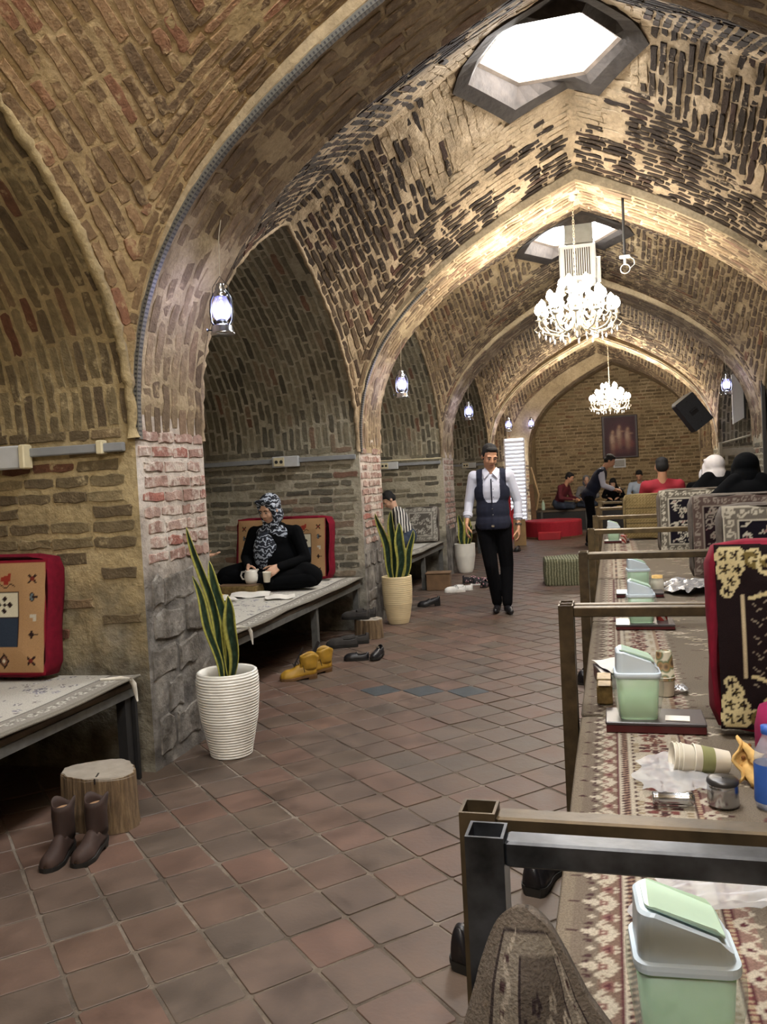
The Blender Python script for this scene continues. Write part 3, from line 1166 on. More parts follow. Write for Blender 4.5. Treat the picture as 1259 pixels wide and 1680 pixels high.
def kilim_canvas(w, h, res):
    """tan kilim with a framed pair of pale and navy squares and small stitched motifs"""
    c = Canvas(w, h, res, 'a5825c')
    DK = '2b1c1a'
    c.rect(0, 0, w, .012, '7a1626'); c.rect(0, h - .012, w, h, '7a1626'); c.rect(0, 0, .012, h, '7a1626'); c.rect(w - .012, 0, w, h, '7a1626')
    for mx in (-1, 1):
        f = lambda u: w / 2 + mx * u            # u: distance from the middle
        R = lambda u0, y0, u1, y1, cc: c.rect(min(f(u0), f(u1)), y0, max(f(u0), f(u1)), y1, cc)
        x1 = w / 2 - .155
        x0 = x1 - .155
        R(x0 - .005, .145, x1 + .005, .30, DK); R(x0, .15, x1, .30, '2f3846')
        R(x0 - .005, .30, x1 + .005, .435, DK); R(x0, .305, x1, .43, 'cdc6ae')
        xm = (x0 + x1) / 2
        for dx, dy in ((0, .032), (0, -.032), (.032, 0), (-.032, 0), (0, 0)):
            c.dia(f(xm) + dx, .366 + dy, .016 if dx or dy else .011, .018 if dx or dy else .012, DK)
        R(x0 + .02, .245, x0 + .05, .275, '8b929c'); R(x0 + .03, .235, x0 + .042, .265, '8b929c')
        u = w / 2 - .075
        for y in (.075, .50):                   # crossed stitches
            for a in (-1, 1):
                c.line([(f(u) - .016, y - .018 * a), (f(u) + .016, y + .018 * a)], .012, DK)
            c.disk(f(u), y, .012, '6a2a20')
        c.disk(f(u), .405, .014, DK, .022); c.disk(f(u), .405, .010, '5f6c70', .018); c.line([(f(u), .405), (f(u) + .03, .405)], .008, DK)
        c.rect(f(u) - .015, .30, f(u) + .025, .315, 'b9b3a4'); c.rect(f(u) + .004, .28, f(u) + .022, .315, 'b9b3a4')
        c.dia(f(u), .21, .018, .022, DK); c.line([(f(u), .21), (f(u) + .035, .212)], .006, DK)
        c.dia(f(xm), .075, .034, .042, DK); c.dia(f(xm), .075, .022, .028, '7e5a44'); c.dia(f(xm), .075, .011, .014, 'd0c7b0')
        c.rect(f(xm) - .03, .49, f(xm) + .03, .51, '8e3326'); c.rect(f(xm) - .012, .47, f(xm) + .018, .52, '8e3326'); c.rect(f(xm) + .016, .5, f(xm) + .03, .53, '8e3326')
        c.line([(f(xm) - .06, .455), (f(xm) - .035, .475), (f(xm), .452), (f(xm) + .035, .476), (f(xm) + .06, .46)], .005, DK)
    c.dia(w / 2, .28, .05, .08, '7a2a22'); c.dia(w / 2, .28, .03, .05, 'cdc6ae'); c.dia(w / 2, .28, .014, .024, DK)
    return c


def bouquet_canvas(w, h, res):
    """black cushion face with cream blossoms in the corners, leafy sprays and a dashed middle"""
    c = Canvas(w, h, res, '1c1214')
    CR, OL, DK = 'c8bc92', '6c5f36', '1c1214'
    for x in np.arange(.105, w - .10, .034):
        for k, y in enumerate(np.arange(.15, h - .16, .026)):
            xx = x + .014 * (k % 2)
            a = .6 if (int(x / .042) + k) % 2 else -.6
            c.line([(xx, y), (xx + .018 * math.cos(a), y + .018 * math.sin(a))], .004, '8d8374')
    c.rect(.076, .17, .085, h - .16, 'b9ab8d'); c.rect(w - .085, .17, w - .076, h - .16, 'b9ab8d')
    for sx in (0, 1):
        for sy in (0, 1):
            X = lambda u: u if sx == 0 else w - u
            Yv = lambda v: h - v if sy == 0 else v
            def bl(u, v, r):
                for k in range(6):
                    a = k * PI / 3
                    c.disk(X(u) + r * .6 * math.cos(a), Yv(v) + r * .6 * math.sin(a), r * .5, CR)
                c.disk(X(u), Yv(v), r * .8, CR)
                for k in range(5):
                    a = k * 2 * PI / 5
                    c.line([(X(u) + r * .25 * math.cos(a), Yv(v) + r * .25 * math.sin(a)), (X(u) + r * .6 * math.cos(a), Yv(v) + r * .6 * math.sin(a))], .006, DK)
                c.disk(X(u), Yv(v), r * .25, DK); c.disk(X(u), Yv(v), r * .14, OL)
            for u, v, r in ((.05, .045, .045), (.115, .04, .04), (.17, .05, .034), (.05, .105, .044), (.085, .155, .036), (.06, .20, .03), (.225, .035, .028), (.12, .10, .03)):
                bl(u * .52 + .004, v * .72 + .008, r * .68)
            for k in range(9):                   # leafy sprays across the top and bottom
                u = .115 + .042 * k; v = .045 + .030 * ((k * 5) % 4)
                c.scroll(X(u), Yv(v), .035, .012, CR if k % 3 else OL, .9, k * 1.3, 1 if k % 2 else -1)
                c.disk(X(u + .015), Yv(v + .02), .022, CR if k % 2 else OL, .008, k * .9)
                c.disk(X(u - .012), Yv(v - .012), .018, OL, .007, -k * .8)
            c.line([(X(.10), Yv(.175)), (X(.18), Yv(.15)), (X(.26), Yv(.17)), (X(.33), Yv(.165)), (X(.40), Yv(.14)), (X(.47), Yv(.16))], .012, CR)
    c.flower(w / 2, h / 2, .07, 'b98f3c', CR, OL, 8)
    return c


def scroll_canvas(w, h, res, field='15111a', edge='5d554c', pale='b9b2a2', acc='8e6a68', seed=3, big=None):
    """dark cushion face: pale scroll border, black guard line and a field full of pale blossoms"""
    r = random.Random(seed)
    c = Canvas(w, h, res, edge)
    b = .085
    c.rect(b - .012, b - .012, w - b + .012, h - b + .012, pale)
    c.rect(b, b, w - b, h - b, field)
    n = int((w - 2 * b) / .075)
    def motif(x, y, hor):
        c.scroll(x, y, .026, .009, pale, 1.0, r.uniform(0, 6)); c.disk(x, y, .010, pale, .007)
        c.disk(x + (.03 if hor else 0), y + (0 if hor else .03), .011, pale, .006, .7)
    for k in range(int(w / .07) + 1):
        motif(.03 + k * .07, b * .45, True); motif(.03 + k * .07, h - b * .45, True)
    for k in range(int(h / .07) + 1):
        motif(b * .45, .05 + k * .07, False); motif(w - b * .45, .05 + k * .07, False)
    c.rect(0, 0, w, .008, pale); c.rect(0, h - .008, w, h, pale); c.rect(0, 0, .008, h, pale); c.rect(w - .008, 0, w, h, pale)
    for k in range(int((w - 2 * b) * (h - 2 * b) * 420)):
        x, y = r.uniform(b + .02, w - b - .02), r.uniform(b + .02, h - b - .02)
        t = r.random()
        if t < .3:
            c.flower(x, y, r.uniform(.018, .03), pale, field, acc, 6, r.uniform(0, 1))
        elif t < .65:
            c.scroll(x, y, r.uniform(.03, .05), .008, pale, .8, r.uniform(0, 6), r.choice((-1, 1)))
        else:
            for q in range(3):
                c.disk(x + q * .014, y + q * .008, .014, pale if r.random() < .7 else acc, .005, r.uniform(0, 3))
    if big:
        for a in range(5):
            c.disk(w * .62 + .06 * math.cos(a * 1.26), h * .42 + .05 * math.sin(a * 1.26), .05, big, .022, a * 1.26)
        c.disk(w * .62, h * .42, .03, 'c9a25c')
    return c


def weave_canvas(w, h, res):
    c = Canvas(w, h, res, '8b7a55')
    q = (np.sin(c.X * 2 * PI / .035) * np.sin(c.Y * 2 * PI / .035) > .25)
    c.a[q] = lin('6a5c3c')
    for y in (h * .34, h * .68):
        c.rect(0, y - .006, w, y + .006, '4d4430')
    return c


mat('velvet_red', '6e0f24', .9, .18, 25, bmp=.2, spec=.2)
mat('velvet_grey', '5f5750', .95, .15, 40, bmp=.2, spec=.2)
mat('velvet_tan', '7c6c4a', .95, .15, 40, bmp=.2, spec=.2)
mat('zip_red', '9c2a24', .6)


def make_cushion(label, loc, rz, lean, w, h, t, cv, side, group=None, panel_label=None):
    """flat stuffed back cushion standing on its long edge; its face looks along local -y"""
    root = thing('back_cushion', label, 'cushion', loc, rz, group)
    ca, sa = math.cos(lean), math.sin(lean)
    def put(x, y, z):                       # lean back about the bottom edge
        return np.stack([x, y * ca + z * sa, z * ca - y * sa + t * sa], -1)
    n = 48
    th = np.arange(n) * 2 * PI / n
    def rr(W_, H_, p=14.0):
        c_, s_ = np.cos(th), np.sin(th)
        d = (np.abs(c_) ** p + np.abs(s_) ** p) ** (-1 / p)
        return W_ * d * c_, H_ * d * s_
    rings = []
    for f, sc in ((0.0, .955), (.04, .985), (.2, 1.0), (.5, 1.004), (.8, 1.0), (.96, .985), (1.0, .955)):
        x, z = rr(w / 2 * sc, h / 2 * sc)
        wob = .005 * np.sin(th * 5 + f * 6)
        rings.append(put(x + wob, np.full(n, f * t), z + h / 2 + wob * .5))
    MB().loft(np.array(rings)[:, ::-1]).obj('stuffed_body', MATS[side], root, True)
    def surf(U, V):
        x, z = (U - w / 2) * .955, (V - h / 2) * .955 + h / 2
        e = np.minimum(np.minimum(U, w - U), np.minimum(V, h - V))
        y = .002 - .022 * np.clip(e / .12, 0, 1) ** .6 + .004 * np.sin(U * 21) * np.sin(V * 17)
        return put(x, y, z)
    p = printed(cv, 'face_panel', surf, MATS['woven'], root)
    if panel_label:
        p['label'] = panel_label
    return root


KIL = kilim_canvas(.95, .60, .006)
make_cushion('tan kilim back cushion with maroon sides at the near end of the left benches', (-3.185, 3.43, .522), .06, .14, .95, .62, .13, KIL, 'velvet_red', panel_label='tan kilim face with pale and navy squares')
make_cushion('tan kilim back cushion with maroon edge behind the woman in the patterned scarf', (-3.03, 7.26, .522), -.02, .13, .98, .60, .12, KIL, 'velvet_red')
SCR = [scroll_canvas(.95, .63, .008, seed=3, big='b8a98c', edge='6b655c'), scroll_canvas(.98, .62, .010, seed=5, field='211318', edge='5a4a44', pale='8f8478'), scroll_canvas(.98, .62, .012, seed=8, edge='5f5a50')]
make_cushion('black cushion with cream blossoms and maroon sides, nearest on the platforms', (.752, 2.715, .58), -.03, .07, .95, .60, .12, bouquet_canvas(.95, .60, .0055), 'velvet_red', panel_label='black face with cream blossom corners')
make_cushion('dark cushion with pale scroll border and one big cream blossom, behind the black blossom cushion', (1.0, 4.595, .58), 0, .06, .95, .63, .1, SCR[0], 'velvet_grey')
make_cushion('dark maroon-tinged cushion with dull scroll border, third along the platforms', (1.03, 6.47, .58), 0, .05, .98, .62, .1, SCR[1], 'velvet_grey')
make_cushion('black and white scroll cushion just before the beige woven one', (.90, 8.295, .58), 0, .05, .98, .62, .1, SCR[2], 'velvet_grey')
make_cushion('long beige woven cushion with two grooves behind the man in the red shirt', (.66, 10.15, .58), 0, .04, 1.08, .53, .12, weave_canvas(1.08, .53, .012), 'velvet_tan')
mag = thing('bolster', 'magenta rounded bolster cushion at the edge of the carpet beside the blue-labelled bottle', 'cushion', (.745, 2.46, .578))
rings = []
for f, sc in ((0, .3), (.02, .75), (.08, .96), (.3, 1), (.6, 1.0), (.85, .95), (.95, .7), (1, .25)):
    th = np.arange(20) * 2 * PI / 20
    rings.append(np.stack([(-.40 + .45 * .5 + .215 * sc * np.cos(th)), .12 * sc * np.sin(th), np.full(20, .20 * f)], -1))
MB().loft(rings).obj('stuffed_body', mat('velvet_magenta', '8e0f4a', .85, .15, 20, bmp=.15), mag, True)

# ------------------------------------------------------------------ carpeted platforms with welded steel frames
mat('steel_dark', '3d3f43', .42, .75, 16, metal=.7, bmp=.15)
mat('steel_rust', '493d2b', .5, .4, 18, metal=.5, bmp=.2)
mat('steel_brass', '5c4e36', .45, .3, 20, metal=.55, bmp=.15)
mat('tube_inside', '1a1713', .8, .2)
mat('deck_wood', '4a3b2b', .8, .3, 10, bmp=.2)
DECK_X0, DECK_X1, RUG_Z = -.13, 1.86, .57
PLAT_L = 1.85
PLAB2 = ['nearest platform, under the near green bin', 'platform behind the first black cushion', 'platform with the red striped cup bin row', 'fourth platform along the right side', 'fifth platform with the beige cushion', 'last platform before the end bench']


def square_tube(mb, c, s, z0, z1, wall=.004):
    x, y = c
    a, b = s / 2, s / 2 - wall
    R = lambda q, z: [(x - q, y - q, z), (x + q, y - q, z), (x + q, y + q, z), (x - q, y + q, z)]
    mb.loft([R(b, z1 - .12), R(b, z1), R(a, z1), R(a, z0)], False)
    mb.add(R(b, z1 - .12), [(0, 1, 2, 3)])


for k in range(-1, 6):
    ya, yb = 1.10 + PLAT_L * k, 1.10 + PLAT_L * (k + 1)
    near = k <= 0
    names = {-1: 'steel platform frame beneath the folded grey rug corner', 0: 'steel platform frame under the nearest green bin and the tipped paper cups', 1: 'steel platform frame under the nearest brass box and inverted cup', 2: 'steel platform frame carrying the crumpled silver sheet', 3: 'steel platform frame just before the black and white scroll cushion', 4: 'steel platform frame the woman in the black chador sits on', 5: 'last steel platform frame, beside the serving waiter'}
    t = thing('platform_bed', names[k], 'platform', (0, ya, 0), 0, None)
    MB().box(((DECK_X0 + DECK_X1) / 2, PLAT_L / 2, .535), (DECK_X1 - DECK_X0, PLAT_L - .02, .03)).obj('deck', MATS['deck_wood'], t)
    MB().box((DECK_X0 + .02, PLAT_L / 2, .49), (.04, PLAT_L - .14, .06)).obj('side_beam', MATS['steel_rust'], t)
    for j, y in enumerate((.035, PLAT_L - .035)):
        m1 = MATS['steel_dark'] if (k == -1 and j == 1) else MATS['steel_rust'] if k <= 1 else MATS['steel_brass']
        px_ = -.197 if (k == 0 and j == 0) else -.177 if (k == -1 and j == 1) else -.17
        zt = .964 if (k == -1 and j == 1) else .966
        mb = MB(); square_tube(mb, (px_, y), .05, 0, zt); mb.obj('post', m1, t)
        MB().box((px_ + .025 + 1.0, y, zt - .024), (2.0, .036, .034), bev=.003).obj('rail', m1, t)
        mb = MB(); square_tube(mb, (1.88, y), .05, 0, zt); mb.obj('post', m1, t)
    if k >= -1:
        res = {-1: .009, 0: .0055, 1: .008, 2: .011}.get(k, .016)
        cv = rug_canvas(1.98, PLAT_L - .02, res, 1.1 + PLAT_L * k, 5 + k)
        def surf(U, V, k=k):
            z = .010 + .0025 * np.sin(V * 5 + k) * np.sin(U * 7)
            z = z + .006 - np.clip(.006 - U, 0, 1) * .8 + .003 * np.exp(-((U) / .03) ** 2) * np.sin(V * 6 + k)
            return np.stack([DECK_X0 - .006 + U * 1.0, .01 + V, z + .5535], -1)
        rl = {-1: 'khaki floral carpet under the folded grey rug corner', 0: 'khaki carpet with cream floral border holding the tipped cups', 1: 'khaki floral carpet around the brass box and upended cup', 2: 'khaki floral carpet beneath the silver sheet', 3: 'khaki carpet right behind the maroon-tinged cushion', 4: 'khaki carpet under the woman in the black chador', 5: 'khaki carpet beneath the man in the red shirt'}[k]
        o = printed(cv, 'carpet', surf, MATS['carpet_pile'], None, thick=.012)
        o.location = (0, ya, 0)
        tag(o, rl, 'carpet', 'carpets on the platforms')

# corner of a thick grey rug folded up against the nearest post
cv = Canvas(1.0, .62, .0045, '4d4640')
for e0, e1_, c_ in ((0, .17, '5d554d'), (.17, .19, '332c2b'), (.19, .33, '6d665d'), (.33, .345, '2f2829')):
    for sg in (0, 1):
        x0, x1 = (e0, e1_) if sg == 0 else (1 - e1_, 1 - e0)
        cv.rect(x0, 0, x1, .62, c_)
cv.rect(0, 0, 1, .026, '5d554d'); cv.rect(.17, .026, .83, .030, '332c2b'); cv.rect(.19, .030, .81, .050, '6d665d')
for k in range(22):
    v = .045 + k * .026
    rx = .045 / (1 + k * .25)
    for sg in (-1, 1):
        cv.disk(.5 + sg * .24, v, rx, '8a8277', .007, .4 * sg * (-1) ** k); cv.disk(.5 + sg * .255, v + .012, rx * .5, '3a2a2b', .005)
    for q in range(-2, 3):
        u = .5 + q * .06 + .02 * math.sin(k * 2.3 + q)
        if abs(q) * .06 < .15 and k > 1 and (k + q) % 2:
            c_ = ('7d766c', '2c2426', '8d857a')[(k + q) % 3]
            for a in range(5):
                cv.disk(u + rx * .7 * math.cos(a * 1.26), v + .008 * math.sin(a * 1.26), rx * .45, c_, .0045)
kz = [.0, .006, .02, .05, .10, .15, .22, .32, .62]
LX = [-.127, -.133, -.138, -.146, -.160, -.178, -.205, -.24, -.34]
RX = [-.112, -.100, -.088, -.072, -.048, -.012, .050, .14, .40]
def fold(U, V):
    l, r_ = np.interp(V, kz, LX), np.interp(V, kz, RX)
    x = l + (r_ - l) * U
    z = .922 - V * .92
    y = .962 - .10 * np.clip(V, 0, .4) - (.022 * np.sin(U * PI) + .010 * np.sin(U * 2 * PI)) * np.clip(V * 12, 0, 1) + .05 * np.clip(V - .15, 0, 1)
    return np.stack([x, y, np.maximum(z, .60 - .02 * U)], -1)
o = printed(cv, 'folded_rug', fold, MATS['pile'], None, thick=.024)
tag(o, 'thick grey rug with dark pattern, its corner folded up against the nearest steel post', 'rug')

# ------------------------------------------------------------------ benches in the left niches
mat('bench_wood', '5b5044', .8, .3, 9, bmp=.3)
mat('leg_grey', '5f5f5c', .55, .25, 20, metal=.4)
mat('leg_black', '1d1c1c', .6, .2, 20)
mat('tie_white', 'c9c4b8', .9)


def bench_rug_canvas(w, l, res, seed):
    r = random.Random(seed)
    c = Canvas(w, l, res, 'b9b6ad')
    c.rect(0, 0, .03, l, '7a756b')
    c.rect(.03, 0, .16, l, '8c8880'); c.rect(.16, 0, .17, l, '5d5955')
    for k in range(int(l / .07)):
        c.scroll(.095, .04 + k * .07, .03, .008, 'c3bfb4', 1, k); c.disk(.1, .07 + k * .07, .012, '6a6560', .007, k)
    for k in range(int(w * l * 150)):
        x, y = r.uniform(.19, w), r.uniform(0, l)
        c.flower(x, y, r.uniform(.012, .024), r.choice(('85838f', '6d6a74', '8f8a86')), 'cfccc4', '65626a', 5)
    return c


BEN = [(.64, 3.62, 'the nearest bench'), (4.46, 7.50, ''), (8.34, 11.54, ''), (12.45, 16.2, '')]
BLAB = ['long low wooden bench at the near end, tan kilim cushion on it', 'low wooden bench the woman in the patterned scarf sits on', 'low wooden bench the boy in the striped shirt sits on', 'low bench farthest along, hidden behind the walking waiter']
RLAB = ['grey-white floral rug on the bench with the nearest kilim cushion', 'grey-white floral rug under the woman in the patterned scarf', 'grey rug under the boy in the striped shirt', 'grey rug on the farthest of the left benches']
for k, (ya, yb, _) in enumerate(BEN):
    t = thing('bench', BLAB[k], 'bench', (-3.25, (ya + yb) / 2, 0), 0, 'benches in the left niches')
    L = yb - ya
    for q in range(5):
        MB().box((.92 - .19 - q * .37, 0, .478), (.365, L, .03), bev=.004).obj('plank', MATS['bench_wood'], t)
    MB().box((.90, 0, .445), (.04, L - .04, .04)).obj('front_beam', MATS['leg_grey'], t)
    for y in (-L / 2 + .06, (L / 2 - 1.2) if k else L / 2 - 1.5, L / 2 - .06):
        MB().box((.88, y, .2265), (.05, .05, .453)).obj('leg', MATS['leg_black' if k == 0 else 'leg_grey'], t)
    if k == 0:
        MB().box((.875, L / 2 - .012, .235), (.09, .02, .468)).obj('end_board', MATS['leg_black'], t)
    res = (.009, .010, .018, .03)[k]
    w = 1.86
    cv = bench_rug_canvas(w, L - .01, res, 20 + k)
    def surf(U, V, k=k, L=L, w=w):
        edge = np.exp(-U / .03)
        z = .506 + .004 * np.sin(V * 7 + U * 4) + .006 * edge * (1 + np.sin(V * 4.1 + k) * np.sin(V * 1.7))
        return np.stack([.95 - U + .012 * np.sin(V * 3.1 + k) * edge, V - L / 2 + .005, z], -1)
    o = printed(cv, 'bench_rug', surf, MATS['pile'], None, thick=.012)
    o.location = (-3.25, (ya + yb) / 2, 0)
    tag(o, RLAB[k], 'rug', 'rugs on the left benches')
    if k < 2:
        y = L / 2 - .10 if k == 0 else -L / 2 + .42
        mb = MB().tube([(.955, y, .522), (.965, y + .01, .50), (.968, y + .015, .46), (.966, y + .03, .41)], [.012, .013, .010, .004], 7)
        mb.tube([(.80, y - .02, .526), (.90, y, .530), (.955, y, .522)], [.006, .011, .012], 7)
        mb.obj('tie', MATS['tie_white'], o, True)['label'] = 'knotted white cloth tie'

# ------------------------------------------------------------------ potted snake plants
mat('pot_white', 'e4e2da', .35, .04, 12)
mat('pot_cream', 'd6c39a', .4, .06, 12)
mat('pot_plain', 'd9d6cc', .45, .05, 12)
mat('soil', '4a4238', .95, .3, 60, bmp=.6)


def leaf(parent, base, tip, width, bend, seed, face=0.0, curl=.25, edge='a3a052', mid='27382a'):
    r = random.Random(seed)
    nu, nv = 9, 26
    base, tip = np.array(base, float), np.array(tip, float)
    cv = Canvas(1, 1, .5, mid)
    t = np.linspace(0, 1, nv)
    axis = tip - base
    side0 = np.array([math.cos(face), math.sin(face), 0.0])
    fwd = np.cross(axis / np.linalg.norm(axis), side0)
    P = np.zeros((nv, nu, 3)); C = np.zeros((nv, nu, 3))
    u = np.linspace(-1, 1, nu)
    for j, q in enumerate(t):
        w = width * (.42 + .9 * q - .15 * q * q) * (1 - q ** 3.2) ** .8 if q < 1 else 0.0005
        tw = .35 * math.sin(q * 2.2 + seed)
        sd = side0 * math.cos(tw) + fwd * math.sin(tw)
        c = base + axis * q + np.array([bend[0], bend[1], 0]) * math.sin(q * PI) + sd * .010 * math.sin(q * 9 + seed)
        for i, x in enumerate(u):
            P[j, i] = c + sd * x * w * .62 + np.cross(sd, axis / np.linalg.norm(axis)) * w * curl * (x * x)
            band = .5 + .5 * math.sin(q * 46 + 2.2 * math.sin(x * 4 + seed) + seed)
            g = np.array(lin(mid)) * (.75 + .75 * band ** 2)
            C[j, i] = np.array(lin(edge)) if abs(x) > .74 else g
    cv.nx, cv.ny = nu, nv
    cv.a = C; cv.X, cv.Y = np.meshgrid(u, t)
    o = printed(cv, 'leaf', lambda U, V: P, MATS['leaf_print'], parent, thick=.003)
    return o


def pot(name, label, loc, prof, m, leaves, ribs=0, group='potted snake plants'):
    t = thing(name, label, 'plant', loc, 0, group)
    pts = []
    h = prof[-1][1]
    zz = [p[1] for p in prof]; rr_ = [p[0] for p in prof]
    n = 190 if ribs else 30
    for q in np.linspace(0, 1, n):
        z = q * h
        r = np.interp(z, zz, rr_)
        if ribs:
            r += (.0065 if ribs > 26 else .002) * (abs(math.sin(q * ribs * PI)) ** .7 - .45)
        pts.append((r, z))
    R = pts[-1][0]
    pts = [(pts[0][0] * .9, 0)] + pts + [(R + .004, h + .006), (R - .004, h + .012), (R - .016, h + .006), (R - .018, h - .02), (R - .022, h - .09)]
    MB().lathe(pts, 40).obj('pot', m, t, True)
    MB().lathe([(.001, h - .05), (R * .5, h - .042), (R - .02, h - .05), (R - .02, h - .07)], 20).obj('soil', MATS['soil'], t, True)
    for k, (b, tp, w, bd, fc) in enumerate(leaves):
        leaf(t, (b[0], b[1], h - .07), tp, w, bd, k + len(label), fc)
    return t


pot('snake_plant', 'snake plant with tall yellow-edged leaves in the white ribbed pot by the nearest pier', (-2.03, 4.02, 0),
    [(.108, 0), (.118, .05), (.150, .20), (.164, .33), (.165, .41), (.160, .445)], MATS['pot_white'],
    [((.0, .0), (-.20, .02, 1.23), .066, (.03, 0), .1), ((.01, .02), (-.10, .05, 1.04), .078, (.035, 0), .2), ((.035, -.02), (.035, -.03, .86), .088, (.03, 0), -.3), ((-.02, -.02), (-.16, -.03, .97), .05, (.02, 0), .0)], ribs=30)
pot('snake_plant', 'snake plant with upright leaves in the smooth cream pot beside the second pier', (-2.10, 7.95, 0),
    [(.10, 0), (.115, .05), (.142, .2), (.150, .33), (.150, .46)], MATS['pot_cream'],
    [((-.05, 0), (-.165, -.06, 1.10), .085, (.03, 0), .2), ((.0, .0), (-.03, .02, 1.12), .105, (0, 0), -.1), ((.03, -.02), (.05, -.02, 1.0), .11, (.02, 0), .3), ((.07, .0), (.185, 0, .92), .07, (.01, 0), .1), ((.01, .04), (.03, .08, .95), .08, (0, 0), .6)], ribs=24)
pot('snake_plant', 'snake plant in the plain white pot half behind the walking waiter', (-2.13, 12.1, 0),
    [(.10, 0), (.12, .06), (.15, .25), (.152, .42)], MATS['pot_plain'],
    [((-.03, 0), (-.06, 0, .86), .10, (0, 0), .1), ((.04, 0), (.06, .02, .92), .11, (0, 0), .4), ((.06, -.02), (.12, -.02, .7), .08, (0, 0), -.2)])

# ------------------------------------------------------------------ tree stumps, wooden step
m, nt, b = nodes_of('bark')
g = N(nt, 'ShaderNodeTexCoord').outputs['Object']
mp = N(nt, 'ShaderNodeMapping'); mp.inputs['Scale'].default_value = (1, 1, .12); nt.links.new(g, mp.inputs[0])
nz = noise(nt, 42, 5, mp.outputs[0], .7)
nt.links.new(ramp(nt, nz, [(.3, lin('3e3021')), (.5, lin('6b573f')), (.7, lin('8a7455'))]), b.inputs['Base Color'])
b.inputs['Roughness'].default_value = .9; bump(nt, b, nz, .6, .02); MATS['bark'] = m
mat('cut_wood', '8f877b', .85, .16, 14, bmp=.25)
mat('crack', '1f1812', .9)
mat('box_wood', '6a5138', .75, .25, 12, bmp=.2)


def stump(label, loc, R, h, seed, rz=0.0, squash=1.0):
    r = random.Random(seed)
    t = thing('tree_stump', label, 'stump', loc, rz, 'tree stumps used as steps')
    n = 44
    th = np.arange(n) * 2 * PI / n
    rad = R * (1 + .10 * np.sin(2 * th + seed) + .06 * np.sin(3 * th + 1 + seed) + .018 * np.sin(17 * th) + .014 * np.sin(29 * th + 2))
    notch = np.exp(-((th - 4.9) / .05) ** 2)
    rad = rad * (1 - .16 * notch)
    rings = []
    for f, sc in ((0, 1.03), (.08, 1.02), (.5, 1.0), (.93, .985), (.985, .975)):
        rings.append(np.stack([rad * sc * np.cos(th), squash * rad * sc * np.sin(th), np.full(n, h * f)], -1))
    MB().loft(rings).obj('bark', MATS['bark'], t)
    top = []
    for f in (1, .96, .6, .25):
        z = h + .004 * np.sin(th * 3 + f * 5) * f + (0 if f < 1 else -.012)
        top.append(np.stack([rad * .985 * f * np.cos(th), squash * rad * .985 * f * np.sin(th), z + np.zeros(n)], -1))
    MB().loft(top).obj('cut_face', MATS['cut_wood'], t)['label'] = 'pale sawn top'
    a = 4.9
    MB().box((.66 * R * math.cos(a), squash * .66 * R * math.sin(a), h * .955), (.007, R * .5, h * .092), rot=(0, 0, a - PI / 2)).obj('crack', MATS['crack'], t)
    return t


stump('large pale-topped tree stump behind the brown boots', (-2.20, 3.10, 0), .165, .235, 3, .2, .82)
stump('small tree stump with black shoes on it beside the cream pot', (-2.20, 7.25, 0), .135, .17, 5, .9)
t = thing('step_box', 'low wooden step box behind the white and floral shoes', 'box', (-2.17, 10.32, 0), .1)
MB().box((0, 0, .105), (.30, .22, .21), bev=.006).obj('body', MATS['box_wood'], t)
MB().box((0, 0, .218), (.32, .24, .016), bev=.004).obj('top_board', MATS['box_wood'], t)

# ------------------------------------------------------------------ shoes
mat('leather_black', '17161a', .4, .2, 30, bmp=.1)
mat('leather_brown', '2f1e17', .75, .3, 18, bmp=.2)
mat('suede_dark', '2b2724', .85, .2, 30, bmp=.2)
mat('leather_yellow', 'a8812a', .5, .2, 18, bmp=.15)
mat('canvas_white', 'd3d2ce', .7, .06, 30)
mat('sole_dark', '16130f', .7)
mat('sole_tan', '6b4d2c', .7)
mat('sole_white', 'd0cec8', .6)
mat('lining', '2a2320', .95)
mat('lining_tan', '8d6d50', .95)
mat('lace', '1c1917', .8)
mat('buckle_metal', 'b9b6ae', .3, .05, metal=1)
m, nt, b = nodes_of('floral_black')
vo = N(nt, 'ShaderNodeTexVoronoi'); vo.inputs['Scale'].default_value = 38
nt.links.new(N(nt, 'ShaderNodeTexCoord').outputs['Object'], vo.inputs['Vector'])
nt.links.new(ramp(nt, vo.outputs['Distance'], [(.22, lin('b5667a')), (.3, lin('c9b8b4')), (.36, lin('1b181c'))], 'CONSTANT'), b.inputs['Base Color'])
b.inputs['Roughness'].default_value = .8
MATS['floral_black'] = m


